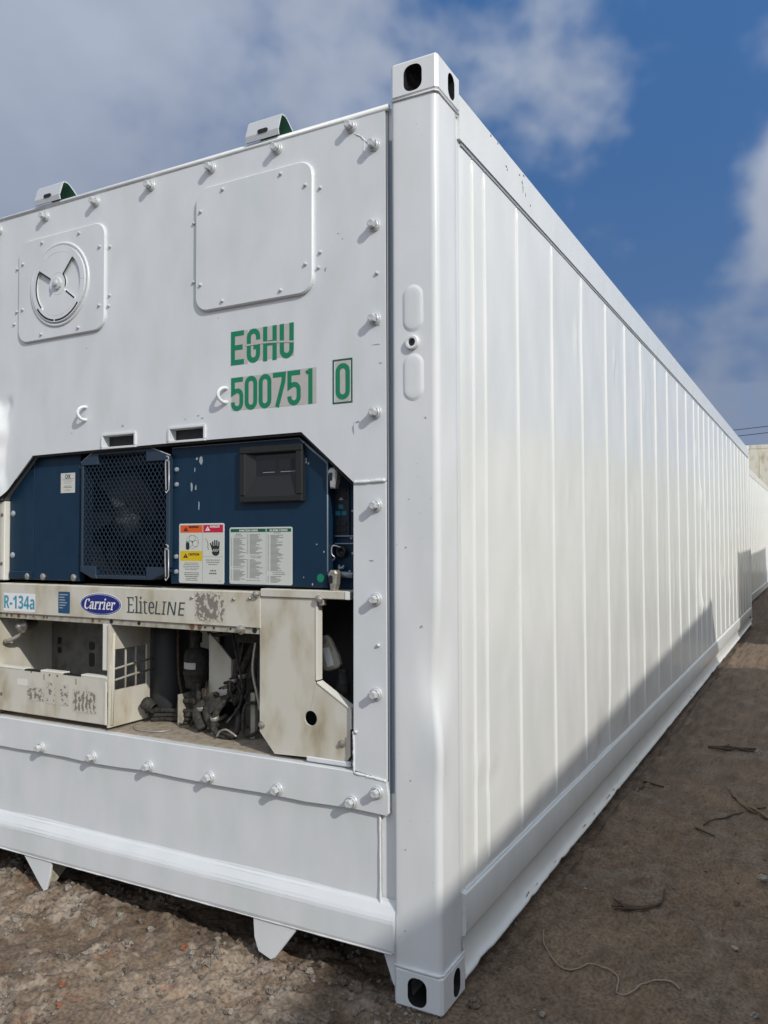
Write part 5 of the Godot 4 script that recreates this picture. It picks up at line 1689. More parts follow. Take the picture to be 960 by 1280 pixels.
# ------------------------------------------------------------------ cooling unit: open lower bay
func lower_bay(t: Node3D) -> void:
	var st := S()
	box(st, Vector3(-2.075, 0.655, -0.47), Vector3(-0.30, 0.678, -0.045), 0.002)
	build(st, "bay_floor", M.dust, t)
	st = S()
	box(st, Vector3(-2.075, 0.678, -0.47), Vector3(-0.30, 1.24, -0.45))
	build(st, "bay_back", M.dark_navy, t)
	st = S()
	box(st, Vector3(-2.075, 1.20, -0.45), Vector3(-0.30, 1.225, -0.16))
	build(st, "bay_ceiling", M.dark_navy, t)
	# right-hand guard plate with its folded edges
	st = S()
	var zp := -0.033
	# plate with a round hole: ring sectors round the hole, plates either side
	var hc := Vector2(-0.483, 0.820)
	var hr := 0.0245
	var outer := [Vector2(-0.4645, 0.9365), Vector2(-0.332, 0.862), Vector2(-0.332, 0.715), Vector2(-0.345, 0.698), Vector2(-0.628, 0.687), Vector2(-0.690, 0.755), Vector2(-0.690, 1.2105), Vector2(-0.459, 1.2105)]
	var ring := arc_poly(hc, hr, 24)
	var key := PackedVector2Array(outer)
	# keyhole cut: outer outline, then down to the hole, round it clockwise and back
	var hole := []
	for k in 25: hole.append(hc + Vector2(cos(PI / 2 - TAU * k / 24), sin(PI / 2 - TAU * k / 24)) * hr)
	key = PackedVector2Array([outer[0]] + hole.map(func(v): return v + Vector2(0, 0)) + [outer[0] + Vector2(-0.0006, 0.0)])
	var rest := outer.slice(1)
	rest.reverse()
	for v in rest: key.append(v)
	key[1] += Vector2(0.0004, 0.0)
	key[25] += Vector2(-0.0004, 0.0)
	prism(st, key, zp - 0.006, zp, 0.0)
	var plate := build(st, "guard_plate", M.cream, t)
	st = S()
	box(st, Vector3(-0.4625, 0.945, zp - 0.03), Vector3(-0.4565, 1.2105, zp + 0.003), 0.001)
	var d := Vector2(-0.332 + 0.4645, 0.862 - 0.9365).normalized()
	var nn := Vector2(-d.y, d.x) * 0.006
	prism(st, [Vector2(-0.459, 0.9365), Vector2(-0.459, 0.9365) + nn, Vector2(-0.332, 0.862) + nn, Vector2(-0.332, 0.862)], zp - 0.03, zp + 0.003, 0.001)
	box(st, Vector3(-0.332, 0.80, zp - 0.03), Vector3(-0.3265, 0.864, zp + 0.002), 0.001)
	build_each(st, "folded_edge", M.cream_edge, plate)
	for p in [[-0.681, 0.778, 0.013], [-0.362, 0.752, 0.013]]:
		st = S()
		lathe(st, [Vector2(p[2], 0.0), Vector2(p[2], 0.003), Vector2(0.008, 0.004), Vector2(0.0075, 0.010), Vector2(0, 0.011)], 10, facing(Vector3(p[0], p[1], zp)))
		build(st, "screw", M.steel, plate)
	for p in [[-0.700, 1.222], [-0.445, 1.214]]:
		st = S()
		lathe(st, [Vector2(0.014, 0.0), Vector2(0.014, 0.006), Vector2(0.009, 0.009), Vector2(0, 0.012)], 6, facing(Vector3(p[0], p[1] - 0.002, -0.026)))
		build(st, "screw", M.steel, plate)
	st = S()
	box(st, Vector3(-0.45, 1.19, -0.05), Vector3(-0.43, 1.212, -0.028), 0.003)
	build(st, "latch_tab", M.steel, plate)
	st = S()
	box(st, Vector3(-0.50, 0.679, -0.07), Vector3(-0.33, 0.697, -0.03), 0.004)
	build(st, "plate_bracket", M.front, t)
	# plug cover hanging behind the plate
	st = S()
	prism(st, [Vector2(-0.506, 0.99), Vector2(-0.505, 1.06), Vector2(-0.497, 1.078), Vector2(-0.480, 1.082), Vector2(-0.464, 1.07), Vector2(-0.432, 1.015), Vector2(-0.424, 0.988), Vector2(-0.432, 0.975), Vector2(-0.468, 0.962), Vector2(-0.49, 0.962), Vector2(-0.500, 0.970), Vector2(-0.496, 0.982)], -0.135, -0.118, 0.005)
	var pc := build(st, "plug_cover", M.cream_dirty, t)
	st = S()
	prism(st, [Vector2(-0.492, 1.038), Vector2(-0.466, 1.043), Vector2(-0.446, 0.985), Vector2(-0.472, 0.975)], -0.119, -0.1165)
	build(st, "plug_label", M.white, pc)
	for p in [[-0.484, 1.065], [-0.490, 0.972]]:
		st = S()
		lathe(st, [Vector2(0.009, 0.0), Vector2(0.008, 0.006), Vector2(0, 0.007)], 8, facing(Vector3(p[0], p[1], -0.118)))
		build(st, "screw", M.steel, pc)
	st = S(true)
	lathe(st, [Vector2(0.024, 0.0), Vector2(0.024, 0.04), Vector2(0.018, 0.05), Vector2(0.015, 0.09)], 14, at(Vector3(-0.43, 0.88, -0.15)))
	build(st, "plug", M.rubber, t)
	# left bin
	st = S()
	prism(st, [Vector2(-2.09, 0.698), Vector2(-1.405, 0.698), Vector2(-1.405, 0.868), Vector2(-1.415, 0.880), Vector2(-2.09, 0.874)], -0.040, -0.030, 0.003)
	var bin := build(st, "bin_front", M.cream, t)
	st = S()
	for q in [[-2.09, -1.885], [-1.79, -1.655], [-1.555, -1.415]]:
		box(st, Vector3(q[0], 0.8745, -0.062), Vector3(q[1], 0.8825, -0.029), 0.0015)
	build_each(st, "bin_rim", M.cream_edge, bin)
	st = S()
	box(st, Vector3(-1.885, 0.873, -0.05), Vector3(-1.79, 0.879, -0.0285), 0.001)
	box(st, Vector3(-1.655, 0.873, -0.05), Vector3(-1.555, 0.879, -0.0285), 0.001)
	build_each(st, "rim_notch", M.charcoal, bin)
	st = S()
	box(st, Vector3(-1.424, 0.70, -0.0302), Vector3(-1.413, 0.862, -0.0275), 0.001)
	build(st, "bin_edge", M.cream_edge, bin)
	print_quad("worn_sticker", -1.868, 0.756, -1.765, 0.812, -0.0290, worn_print(90, 96, 64, 0.0, false), t)
	print_quad("worn_sticker", -1.755, 0.752, -1.70, 0.838, -0.0290, worn_print(130, 56, 90, -0.25, false), t)
	print_quad("worn_sticker", -1.68, 0.752, -1.625, 0.835, -0.0290, worn_print(170, 56, 90, -0.2, false), t)
	print_quad("worn_sticker", -1.600, 0.735, -1.47, 0.820, -0.0290, worn_print(210, 120, 80, 0.05, true), t)
	st = S()
	for q in [[-1.77, 0.845], [-1.585, 0.840]]: box(st, Vector3(q[0], q[1], -0.031), Vector3(q[0] + 0.004, q[1] + 0.022, -0.0292))
	for q in [[-1.735, 0.866, 0.005], [-1.69, 0.866, 0.005], [-1.845, 0.87, 0.004], [-2.03, 0.765, 0.008]]:
		prism(st, arc_poly(Vector2(q[0], q[1]), q[2], 8), -0.031, -0.0291)
	build_each(st, "fixing_hole", M.chip, bin)
	st = S()
	prism(st, rrect(-1.90, 0.824, 0.06, 0.026, 0.004, 2), -0.031, -0.0293)
	build(st, "pale_sticker", M.cream_edge, bin)
	# bin end plate with the barred window
	st = S()
	var X := plane_x()
	for q in [[0.030, 0.245, 0.690, 0.828], [0.030, 0.060, 0.828, 0.985], [0.228, 0.245, 0.828, 0.985], [0.030, 0.245, 0.985, 1.085]]:
		box(st, Vector3(-1.412, q[2], -q[1]), Vector3(-1.404, q[3], -q[0]), 0.0)
	var endp := build(st, "bin_end_plate", M.cream, t)
	st = S(true)
	for y in [0.875, 0.918]: tube(st, [Vector3(-1.408, y - 0.01, -0.058), Vector3(-1.408, y, -0.15), Vector3(-1.406, y + 0.008, -0.27)], 0.0045, 6)
	for z in [-0.118, -0.172]: tube(st, [Vector3(-1.408, 0.826, z), Vector3(-1.408, 0.987, z)], 0.0045, 6)
	build_each(st, "window_bar", M.cream_dirty, endp)
	st = S()
	box(st, Vector3(-1.446, 0.905, -0.055), Vector3(-1.420, 1.085, -0.036), 0.002)
	build(st, "corner_strip", M.cream_edge, t)
	st = S(true)
	tube(st, [Vector3(-1.402, 0.70, -0.045), Vector3(-1.401, 1.05, -0.052)], 0.006, 6)
	build(st, "seam_bead", M.cream, endp)
	# dark recess behind the bin
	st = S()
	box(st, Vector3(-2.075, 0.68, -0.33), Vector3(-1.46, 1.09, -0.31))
	var rw := build(st, "recess_wall", M.shaded_grime, t)
	for p in [[-2.015, 0.957, 0.013, 0.016], [-2.015, 0.915, 0.013, 0.014], [-1.81, 0.945, 0.017, 0.018], [-1.81, 0.885, 0.017, 0.03]]:
		st = S()
		prism(st, rrect(p[0], p[1], p[2] * 2, p[3] * 2, p[2] * 0.6, 3), -0.311, -0.3085)
		build_each(st, "wall_hole", M.black, rw)
	st = S()
	box(st, Vector3(-2.078, 0.68, -0.31), Vector3(-2.066, 1.09, -0.035))
	build(st, "recess_side", M.cream, t)
	st = S(true)
	lathe(st, [Vector2(0.02, -0.05), Vector2(0.024, 0.0), Vector2(0.03, 0.004), Vector2(0.03, 0.02), Vector2(0.016, 0.024), Vector2(0.012, 0.04), Vector2(0, 0.042)], 12, facing(Vector3(-1.975, 1.045, -0.10)))
	tube(st, smooth_path([Vector3(-1.985, 1.03, -0.10), Vector3(-2.0, 1.005, -0.09), Vector3(-2.03, 0.985, -0.07), Vector3(-2.055, 0.978, -0.06)]), 0.009, 8)
	build(st, "drain_valve", M.steel, t)
	# compressor and pipework
	st = S(true)
	lathe(st, [Vector2(0, 0.0), Vector2(0.072, 0.0), Vector2(0.078, 0.02), Vector2(0.078, 0.33), Vector2(0.07, 0.38), Vector2(0.03, 0.40), Vector2(0, 0.40)], 28, at(Vector3(-1.392, 0.68, -0.335)))
	build(st, "compressor", M.fan_black, t)
	st = S()
	box(st, Vector3(-1.45, 0.68, -0.44), Vector3(-1.20, 1.12, -0.425), 0.004)
	build(st, "back_plate", M.cream, t)
	st = S(true)   # filter drier
	lathe(st, [Vector2(0, 1.115), Vector2(0.012, 1.11), Vector2(0.012, 1.045), Vector2(0.020, 1.04), Vector2(0.020, 1.005), Vector2(0.012, 1.0), Vector2(0.014, 0.985), Vector2(0.044, 0.975), Vector2(0.050, 0.955), Vector2(0.050, 0.895), Vector2(0.054, 0.893), Vector2(0.054, 0.882), Vector2(0.049, 0.880), Vector2(0.049, 0.862), Vector2(0.045, 0.856), Vector2(0.043, 0.83), Vector2(0.018, 0.822), Vector2(0.016, 0.79), Vector2(0.026, 0.785), Vector2(0.026, 0.765), Vector2(0.012, 0.76), Vector2(0, 0.76)].map(func(v): return Vector2(v.x, v.y)), 24, at(Vector3(-1.165, 0, -0.255)))
	var dr := build(st, "filter_drier", M.rubber, t)
	st = S()
	for k in 5:
		var a0 := deg_to_rad(235 + k * 14); var a1 := deg_to_rad(249 + k * 14)
		var c := Vector3(-1.165, 0, -0.255)
		quad(st, c + Vector3(cos(a0) * 0.0508, 0.905, -sin(a0) * 0.0508), c + Vector3(cos(a1) * 0.0508, 0.905, -sin(a1) * 0.0508), c + Vector3(cos(a1) * 0.0508, 0.93, -sin(a1) * 0.0508), c + Vector3(cos(a0) * 0.0508, 0.93, -sin(a0) * 0.0508))
	build(st, "drier_label", M.patch, dr)
	st = S(true)
	for q in [[Vector3(-1.165, 0.775, -0.25), Vector3(-1.12, 0.77, -0.25), Vector3(-1.10, 0.78, -0.25)], [Vector3(-1.165, 0.775, -0.25), Vector3(-1.22, 0.772, -0.25), Vector3(-1.245, 0.79, -0.26), Vector3(-1.26, 0.74, -0.26), Vector3(-1.26, 0.69, -0.26)], [Vector3(-1.135, 0.85, -0.23), Vector3(-1.132, 0.80, -0.23), Vector3(-1.14, 0.76, -0.24)]]:
		tube(st, smooth_path(q), 0.011, 8)
	build_each(st, "copper_pipe", M.hose, dr)
	st = S()
	box(st, Vector3(-1.225, 0.68, -0.31), Vector3(-1.115, 0.775, -0.30), 0.002)
	box(st, Vector3(-1.232, 0.68, -0.31), Vector3(-1.224, 0.80, -0.22), 0.001)
	build_each(st, "drier_bracket", M.cream_dirty, t)
	# cream baffle with a clipped corner
	st = S()
	prism(st, [Vector2(-1.095, 0.795), Vector2(-0.985, 0.790), Vector2(-0.985, 0.950), Vector2(-1.06, 1.020), Vector2(-1.095, 1.045)], -0.250, -0.243, 0.002)
	box(st, Vector3(-0.991, 0.79, -0.40), Vector3(-0.984, 0.948, -0.251))
	var baf := build(st, "baffle_plate", M.cream, t)
	st = S()
	lathe(st, [Vector2(0.016, 0.0), Vector2(0.016, 0.008), Vector2(0.01, 0.016), Vector2(0, 0.018)], 8, facing(Vector3(-1.055, 0.808, -0.243)))
	build(st, "screw", M.rust, baf)
	# big black elbows and hoses
	for q in [[[Vector3(-1.045, 0.80, -0.22), Vector3(-1.08, 0.775, -0.19), Vector3(-1.095, 0.745, -0.18), Vector3(-1.06, 0.695, -0.17)], 0.026], [[Vector3(-0.99, 0.80, -0.22), Vector3(-1.03, 0.785, -0.19), Vector3(-1.045, 0.755, -0.18), Vector3(-1.01, 0.70, -0.18)], 0.025], [[Vector3(-0.89, 1.10, -0.30), Vector3(-0.935, 0.98, -0.24), Vector3(-0.945, 0.90, -0.22), Vector3(-0.955, 0.83, -0.20), Vector3(-0.99, 0.77, -0.17), Vector3(-0.99, 0.71, -0.15), Vector3(-0.945, 0.69, -0.14), Vector3(-0.895, 0.695, -0.15), Vector3(-0.89, 0.74, -0.17), Vector3(-0.92, 0.775, -0.2)], 0.0145], [[Vector3(-0.86, 1.10, -0.28), Vector3(-0.88, 1.0, -0.24), Vector3(-0.91, 0.92, -0.22), Vector3(-0.905, 0.84, -0.21), Vector3(-0.935, 0.80, -0.2)], 0.0165], [[Vector3(-0.98, 1.10, -0.30), Vector3(-0.975, 1.02, -0.28), Vector3(-0.96, 0.95, -0.27), Vector3(-0.93, 0.90, -0.25)], 0.012], [[Vector3(-0.83, 1.1, -0.22), Vector3(-0.835, 0.98, -0.21), Vector3(-0.85, 0.90, -0.20)], 0.02], [[Vector3(-0.825, 0.81, -0.19), Vector3(-0.855, 0.805, -0.17), Vector3(-0.862, 0.76, -0.16), Vector3(-0.858, 0.70, -0.16), Vector3(-0.835, 0.695, -0.17), Vector3(-0.815, 0.71, -0.19)], 0.0075], [[Vector3(-0.78, 1.1, -0.2), Vector3(-0.80, 0.95, -0.18), Vector3(-0.79, 0.80, -0.18), Vector3(-0.76, 0.70, -0.2)], 0.013]]:
		st = S(true)
		tube(st, smooth_path(q[0], 8), q[1] * 0.82, 12, false, 0.06)
		build(st, "hose", M.hose, t)
	var thin := [[[Vector3(-1.30, 1.09, -0.30), Vector3(-1.285, 0.98, -0.28), Vector3(-1.27, 0.86, -0.27), Vector3(-1.235, 0.80, -0.25)], 0.007, 0], [[Vector3(-1.13, 1.09, -0.28), Vector3(-1.105, 1.04, -0.26), Vector3(-1.02, 1.045, -0.25), Vector3(-0.95, 1.06, -0.26)], 0.008, 1], [[Vector3(-1.01, 0.86, -0.235), Vector3(-0.96, 0.88, -0.22), Vector3(-0.93, 0.93, -0.22), Vector3(-0.92, 1.09, -0.26)], 0.006, 0], [[Vector3(-0.95, 1.09, -0.2), Vector3(-0.90, 0.98, -0.17), Vector3(-0.875, 0.88, -0.17), Vector3(-0.885, 0.80, -0.17), Vector3(-0.93, 0.735, -0.15)], 0.005, 1], [[Vector3(-0.80, 1.09, -0.17), Vector3(-0.81, 0.95, -0.15), Vector3(-0.79, 0.85, -0.15), Vector3(-0.76, 0.72, -0.16)], 0.006, 2], [[Vector3(-1.22, 0.73, -0.25), Vector3(-1.12, 0.715, -0.22), Vector3(-1.03, 0.72, -0.2), Vector3(-0.97, 0.75, -0.2)], 0.008, 1], [[Vector3(-0.86, 0.70, -0.12), Vector3(-0.90, 0.72, -0.115), Vector3(-0.935, 0.71, -0.12), Vector3(-0.95, 0.69, -0.12)], 0.004, 2], [[Vector3(-1.10, 0.86, -0.24), Vector3(-1.09, 0.80, -0.21), Vector3(-1.12, 0.74, -0.2), Vector3(-1.15, 0.69, -0.2)], 0.005, 0]]
	for q in thin:
		st = S(true)
		tube(st, smooth_path(q[0], 6), q[1], 8, false, 0.05)
		build(st, "thin_pipe", [M.old_copper, M.hose, M.steel][q[2]], t)
	for q in [[Vector3(-0.948, 0.88, -0.212), 0.017], [Vector3(-0.908, 0.90, -0.216), 0.018], [Vector3(-0.99, 0.745, -0.155), 0.0165], [Vector3(-1.078, 0.772, -0.19), 0.026]]:
		st = S(true)
		lathe(st, [Vector2(q[1] - 0.002, -0.008), Vector2(q[1], -0.006), Vector2(q[1], 0.006), Vector2(q[1] - 0.002, 0.008)], 14, at(q[0], Basis(Vector3(1, 0, 0), 0.25)))
		build(st, "hose_clip", M.steel, t)
	st = S()
	box(st, Vector3(-0.80, 0.72, -0.3), Vector3(-0.72, 0.84, -0.24), 0.006)
	build(st, "junction_box", M.shaded_grime, t)
	st = S(true)
	lathe(st, [Vector2(0, 0.0), Vector2(0.05, 0.0), Vector2(0.055, 0.01), Vector2(0.055, 0.11), Vector2(0.04, 0.135), Vector2(0, 0.14)], 20, at(Vector3(-0.94, 0.68, -0.36)))
	build(st, "small_receiver", M.shaded_grime, t)
	st = S(true)
	lathe(st, [Vector2(0.036, -0.02), Vector2(0.036, 0.02), Vector2(0.026, 0.024), Vector2(0.024, 0.05)], 14, Transform3D(Basis(Vector3(0, 0, 1), 0.5) , Vector3(-1.03, 0.775, -0.2)))
	build(st, "pipe_clamp", M.rubber, t)
	st = S(true)
	for k in 9:
		var c := Vector3(-0.925 + rng.randf_range(-0.03, 0.03), 0.845 + rng.randf_range(-0.03, 0.03), -0.19 + rng.randf_range(-0.015, 0.02))
		tube(st, smooth_path([c, c + Vector3(rng.randf_range(-0.03, 0.03), rng.randf_range(0.0, 0.03), 0.01), c + Vector3(rng.randf_range(-0.04, 0.04), rng.randf_range(-0.03, 0.02), 0.015)], 4), 0.0045, 6)
	build(st, "cable_bundle", M.rubber, t).set_meta("kind", "stuff")
	st = S()
	box(st, Vector3(-0.853, 0.66, -0.21), Vector3(-0.832, 0.845, -0.19), 0.002)
	build(st, "upright_strap", M.cream_dirty, t)
	st = S()
	box(st, Vector3(-0.90, 1.03, -0.2), Vector3(-0.72, 1.10, -0.15), 0.01)
	box(st, Vector3(-1.30, 1.07, -0.2), Vector3(-1.12, 1.10, -0.15), 0.01)
	build_each(st, "pipe_mount", M.rubber, t)
	st = S(true)   # coiled lead on the floor
	for k in 3:
		var pts := []
		for i in 15:
			var a := deg_to_rad(200.0 + 190.0 * i / 14.0)
			pts.append(Vector3(-1.27 + cos(a) * (0.115 + 0.012 * k), 0.694 + k * 0.017 + 0.01 * cos(a), -0.21 - sin(a) * -0.05 + 0.004 * k))
		tube(st, pts, 0.0095, 8)
	build(st, "coiled_lead", M.hose, t)
	st = S(true)
	lathe(st, [Vector2(0.02, -0.03), Vector2(0.022, 0.0), Vector2(0.026, 0.004), Vector2(0.026, 0.024), Vector2(0.012, 0.026)], 12, Transform3D(Basis(Vector3(0, 0, 1), 1.2), Vector3(-1.352, 0.752, -0.19)))
	build(st, "lead_plug", M.hose, t)
	st = S(true)
	tube(st, smooth_path([Vector3(-1.37, 0.683, -0.13), Vector3(-1.31, 0.682, -0.085), Vector3(-1.22, 0.682, -0.10), Vector3(-1.19, 0.682, -0.15)]), 0.0035, 6)
	build(st, "floor_loop", M.steel, t)

# ------------------------------------------------------------------ loose things on the ground
func stone_mesh(seed_: int, detail := 1) -> ArrayMesh:
	var sp := SphereMesh.new()
	sp.radial_segments = 9 + detail * 3
	sp.rings = 5 + detail * 2
	var arr := sp.get_mesh_arrays()
	var v: PackedVector3Array = arr[Mesh.ARRAY_VERTEX]
	var n := FastNoiseLite.new()
	n.seed = seed_
	n.frequency = 0.9
	n.noise_type = FastNoiseLite.TYPE_CELLULAR
	n.cellular_return_type = FastNoiseLite.RETURN_DISTANCE
	var n2 := FastNoiseLite.new()
	n2.seed = seed_ + 50
	n2.frequency = 1.1
	for i in v.size():
		var p := v[i] * 2.0
		var r := 0.74 + 0.34 * n.get_noise_3dv(p) + 0.5 * n2.get_noise_3dv(p)
		v[i] = Vector3(p.x * r, p.y * r * 0.72, p.z * r * 0.86)
	var st := S()
	var ix: PackedInt32Array = arr[Mesh.ARRAY_INDEX]
	for i in ix: st.add_vertex(v[i])
	st.generate_normals()
	return st.commit()

func stone(me: Mesh, label: String, m: Material, x: float, z: float, size: float, cat: String, called: String, group := "", sink := 0.3) -> void:
	var mi := MeshInstance3D.new()
	mi.mesh = me
	put(mi, numbered(called), self, m)
	mi.position = Vector3(x, ground_h(x, z) + size * (0.6 - sink), z)
	mi.rotation = Vector3(rng.randf_range(-0.3, 0.3), rng.randf() * TAU, rng.randf_range(-0.3, 0.3))
	mi.scale = Vector3.ONE * size
	tag(mi, label, cat, group)

func on_ground(pts: Array, lift: float) -> Array:
	var out := []
	for p in pts: out.append(Vector3(p.x, ground_h(p.x, p.y) + lift, p.y))
	var sm := smooth_path(out, 5)
	for i in sm.size(): sm[i].y = maxf(sm[i].y, ground_h(sm[i].x, sm[i].z) + lift * 0.6)
	return sm

func twig(called: String, label: String, cat: String, paths: Array, r: float, m: Material, lift := 0.005) -> void:
	var st := S(true)
	for p in paths: tube(st, on_ground(p, lift), r, 6, false, 0.5)
	var o := build(st, numbered(called), m, self)
	tag(o, label, cat)

func make_litter() -> void:
	var kinds := []
	for k in 6: kinds.append(stone_mesh(k * 13 + 1))
	var left := [[-1.322, -0.023, 0.024], [-1.190, 0.133, 0.018], [-0.957, -0.056, 0.028], [-1.135, 0.443, 0.016], [-0.721, 0.10, 0.010], [-0.83, 0.281, 0.014], [-1.222, 0.232, 0.02], [-1.642, 0.183, 0.022], [-0.889, 0.295, 0.018], [-0.744, -0.012, 0.02], [-1.187, 0.01, 0.022], [-1.453, 0.273, 0.018], [-1.364, 0.07, 0.02], [-1.159, 0.277, 0.014], [-0.88, 0.156, 0.010], [-1.05, -0.03, 0.026], [-1.12, 0.03, 0.024], [-0.86, -0.02, 0.018], [-0.80, -0.06, 0.022], [-1.52, 0.02, 0.02], [-1.28, 0.09, 0.017], [-0.55, 0.03, 0.016], [-0.48, -0.02, 0.022], [-0.42, 0.05, 0.014], [-0.36, -0.04, 0.024], [-0.30, 0.02, 0.016]]
	for q in left: stone(kinds[rng.randi() % 6], "small pale stone among the rubble in front of the container's near end", M.stone_pale if rng.randf() < 0.55 else M.stone_brown, q[0], q[1], q[2], "stone", "stone", "stones in front of the container")
	stone(kinds[0], "flat dark clod of earth lying alone in front of the hanging feet", M.stone_brown, -1.019, 0.230, 0.032, "clod", "dirt_clod")
	stone(kinds[2], "large brown clod beside the near bottom corner of the container", M.stone_brown, -0.311, 0.151, 0.045, "clod", "dirt_clod")
	stone(kinds[3], "brown clod half buried under the post beside the corner casting", M.stone_brown, -0.309, -0.03, 0.04, "clod", "dirt_clod")
	for q in [[-0.953, 0.045, 0.024, 0], [-1.135, 0.40, 0.02, 1], [-1.06, 0.47, 0.022, 2]]: stone(kinds[q[3] + 1], ["orange brick fragment in the sunlit dirt near the right foot", "small orange brick fragment farther left in the sunlit rubble", "orange brick fragment lowest in the sunlit rubble"][q[3]], M.brick, q[0], q[1], q[2], "brick fragment", "brick_fragment", "", 0.5)
	var rl := [[0.646, -1.328, 0.020, "pale angular stone on shaded dirt above the dark lump"], [0.690, -1.201, 0.026, "dark lumpy stone on the shaded dirt between twig and frame edge"], [0.801, -0.465, 0.022, "grey white stone at the bottom right of the shaded dirt"], [0.766, -1.442, 0.03, "flat pale stone pressed into the dirt at the right edge"], [0.710, -0.880, 0.02, "flat grey stone in the dirt right of the thin wire"], [0.242, -0.185, 0.017, "small pale stone just right of the bottom corner casting"], [0.614, -3.609, 0.04, "pale stone beside the rut across the aisle"], [0.143, -1.061, 0.014, "white flake of stone close to the container's bottom rail"], [0.212, -0.206, 0.006, "tiny white pebble near the bottom corner casting"], [0.315, -2.586, 0.010, "tiny white pebble far along the shaded dirt"], [0.05, -0.12, 0.035, "brown clod against the corner casting on its shaded side"], [0.03, 0.03, 0.03, "brown clod pressed against the front of the corner casting"]]
	for q in rl: stone(kinds[rng.randi() % 6], q[3], M.stone_brown if "brown" in q[3] or "dark" in q[3] else M.stone_pale, q[0], q[1], q[2], "stone", "stone")
	# wire, twigs, rope
	twig("thin_wire", "long thin wire bent in zigzags on the shaded dirt", "wire", [[Vector2(0.097, -0.669), Vector2(0.133, -0.561), Vector2(0.230, -0.461), Vector2(0.339, -0.519), Vector2(0.395, -0.494), Vector2(0.405, -0.44), Vector2(0.414, -0.401), Vector2(0.445, -0.397), Vector2(0.494, -0.515), Vector2(0.552, -0.536), Vector2(0.584, -0.512)]], 0.0030, M.wire, 0.006)
	twig("dry_twig", "dark frayed bundle of dry twigs on the shaded dirt", "twig", [[Vector2(0.284, -0.950), Vector2(0.391, -0.992), Vector2(0.429, -1.102), Vector2(0.425, -1.211)], [Vector2(0.269, -1.017), Vector2(0.323, -0.985), Vector2(0.399, -1.011), Vector2(0.43, -1.09)], [Vector2(0.27, -0.965), Vector2(0.33, -0.975), Vector2(0.395, -1.0)], [Vector2(0.29, -1.04), Vector2(0.30, -0.98), Vector2(0.33, -0.96)]], 0.0045, M.twig, 0.013)
	twig("old_rope", "thick old rope curving out of the right edge of the dirt", "rope", [[Vector2(0.515, -2.756), Vector2(0.589, -2.547), Vector2(0.673, -2.422), Vector2(0.738, -2.359), Vector2(0.82, -2.28), Vector2(0.98, -2.22)], [Vector2(0.53, -2.73), Vector2(0.60, -2.54), Vector2(0.69, -2.40), Vector2(0.76, -2.33), Vector2(0.85, -2.25)]], 0.0065, M.rope, 0.010)
	twig("dry_twig", "straight thin twig lying under the curved rope", "twig", [[Vector2(0.466, -2.068), Vector2(0.602, -2.384), Vector2(0.718, -2.529)]], 0.004, M.twig)
	twig("dry_twig", "short thin twig nearer than the rope and left of it", "twig", [[Vector2(0.442, -1.978), Vector2(0.530, -1.936)]], 0.005, M.twig)
	twig("dry_twig", "short dark twig close beside the container's bottom rail", "twig", [[Vector2(0.074, -2.657), Vector2(0.190, -2.617)]], 0.005, M.twig)
	twig("dry_twig", "small forked twig next to the short dark one by the rail", "twig", [[Vector2(0.081, -2.400), Vector2(0.105, -2.540)], [Vector2(0.06, -2.46), Vector2(0.105, -2.540), Vector2(0.14, -2.58)]], 0.004, M.twig)
	twig("board_strip", "weathered strip of wood lying across the aisle along a rut", "board", [[Vector2(0.315, -3.568), Vector2(0.449, -3.567), Vector2(0.612, -3.634)], [Vector2(0.33, -3.60), Vector2(0.60, -3.66)]], 0.008, M.twig, 0.008)
	# gravel too fine to count
	var mm := MultiMesh.new()
	mm.transform_format = MultiMesh.TRANSFORM_3D
	mm.use_colors = true
	mm.mesh = stone_mesh(5, 0)
	var T := []
	var cols := []
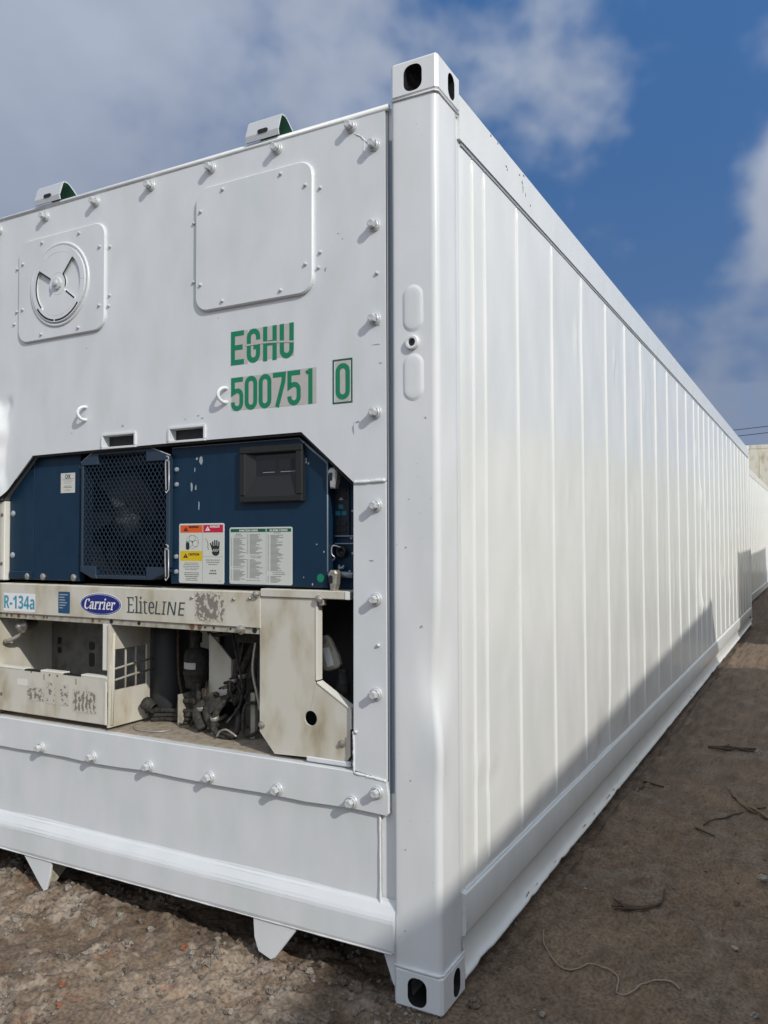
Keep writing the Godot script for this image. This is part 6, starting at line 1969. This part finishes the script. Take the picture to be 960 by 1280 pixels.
	for k in 30000:
		var right := k % 4 == 0
		var x := rng.randf_range(-2.9, 0.0) if not right else rng.randf_range(0.03, 1.6)
		var z := rng.randf_range(-0.75, 1.3) if not right else -0.2 - pow(rng.randf(), 1.6) * 7.0 + rng.randf_range(0, 0.6)
		var dens := nz.get_noise_2d(x * 1.9 + 9.0, z * 1.9) + 0.5 * nz.get_noise_2d(x * 6.0, z * 6.0)
		if rng.randf() > 0.30 + dens * 1.1: continue
		var ridge: float = exp(-pow((z + 0.02) / 0.2, 2.0))
		var s := 0.0022 + 0.0085 * pow(rng.randf(), 4.0) * (1.0 if right else 1.9) + (0.014 * pow(rng.randf(), 3.0) * ridge if not right else 0.0)
		if right: s = 0.0016 + 0.0075 * pow(rng.randf(), 6.0)
		T.append(Transform3D(Basis.from_euler(Vector3(rng.randf(), rng.randf() * TAU, rng.randf())).scaled(Vector3.ONE * s), Vector3(x, ground_h(x, z) + s * 0.25, z)))
		var pale := rng.randf()
		var c := Color(0.18, 0.14, 0.108).lerp(Color(0.40, 0.37, 0.33), pow(pale, 1.8 if not right else 4.0))
		if rng.randf() < 0.008 and not right: c = Color(0.33, 0.13, 0.07)
		cols.append(c)
	for k in 900:      # brown crumbs trodden into the aisle
		var x := rng.randf_range(0.02, 1.7)
		var z := 0.3 - pow(rng.randf(), 1.5) * 8.0
		if rng.randf() > 0.45 + nz.get_noise_2d(x * 2.2, z * 1.4): continue
		var s := 0.004 + 0.016 * pow(rng.randf(), 3.0)
		T.append(Transform3D(Basis.from_euler(Vector3(rng.randf(), rng.randf() * TAU, rng.randf())).scaled(Vector3(s, s * 0.7, s)), Vector3(x, ground_h(x, z) + s * 0.12, z)))
		cols.append(Color(0.175, 0.122, 0.082).lerp(Color(0.27, 0.21, 0.16), pow(rng.randf(), 2.0)))
	mm.instance_count = T.size()
	for k in T.size():
		mm.set_instance_transform(k, T[k])
		mm.set_instance_color(k, cols[k])
	var mi := MultiMeshInstance3D.new()
	mi.multimesh = mm
	put(mi, "gravel", self, null)
	mi.material_override = M.stone
	tag(mi, "fine loose gravel and crumbs scattered over the dirt", "gravel", "", "stuff")
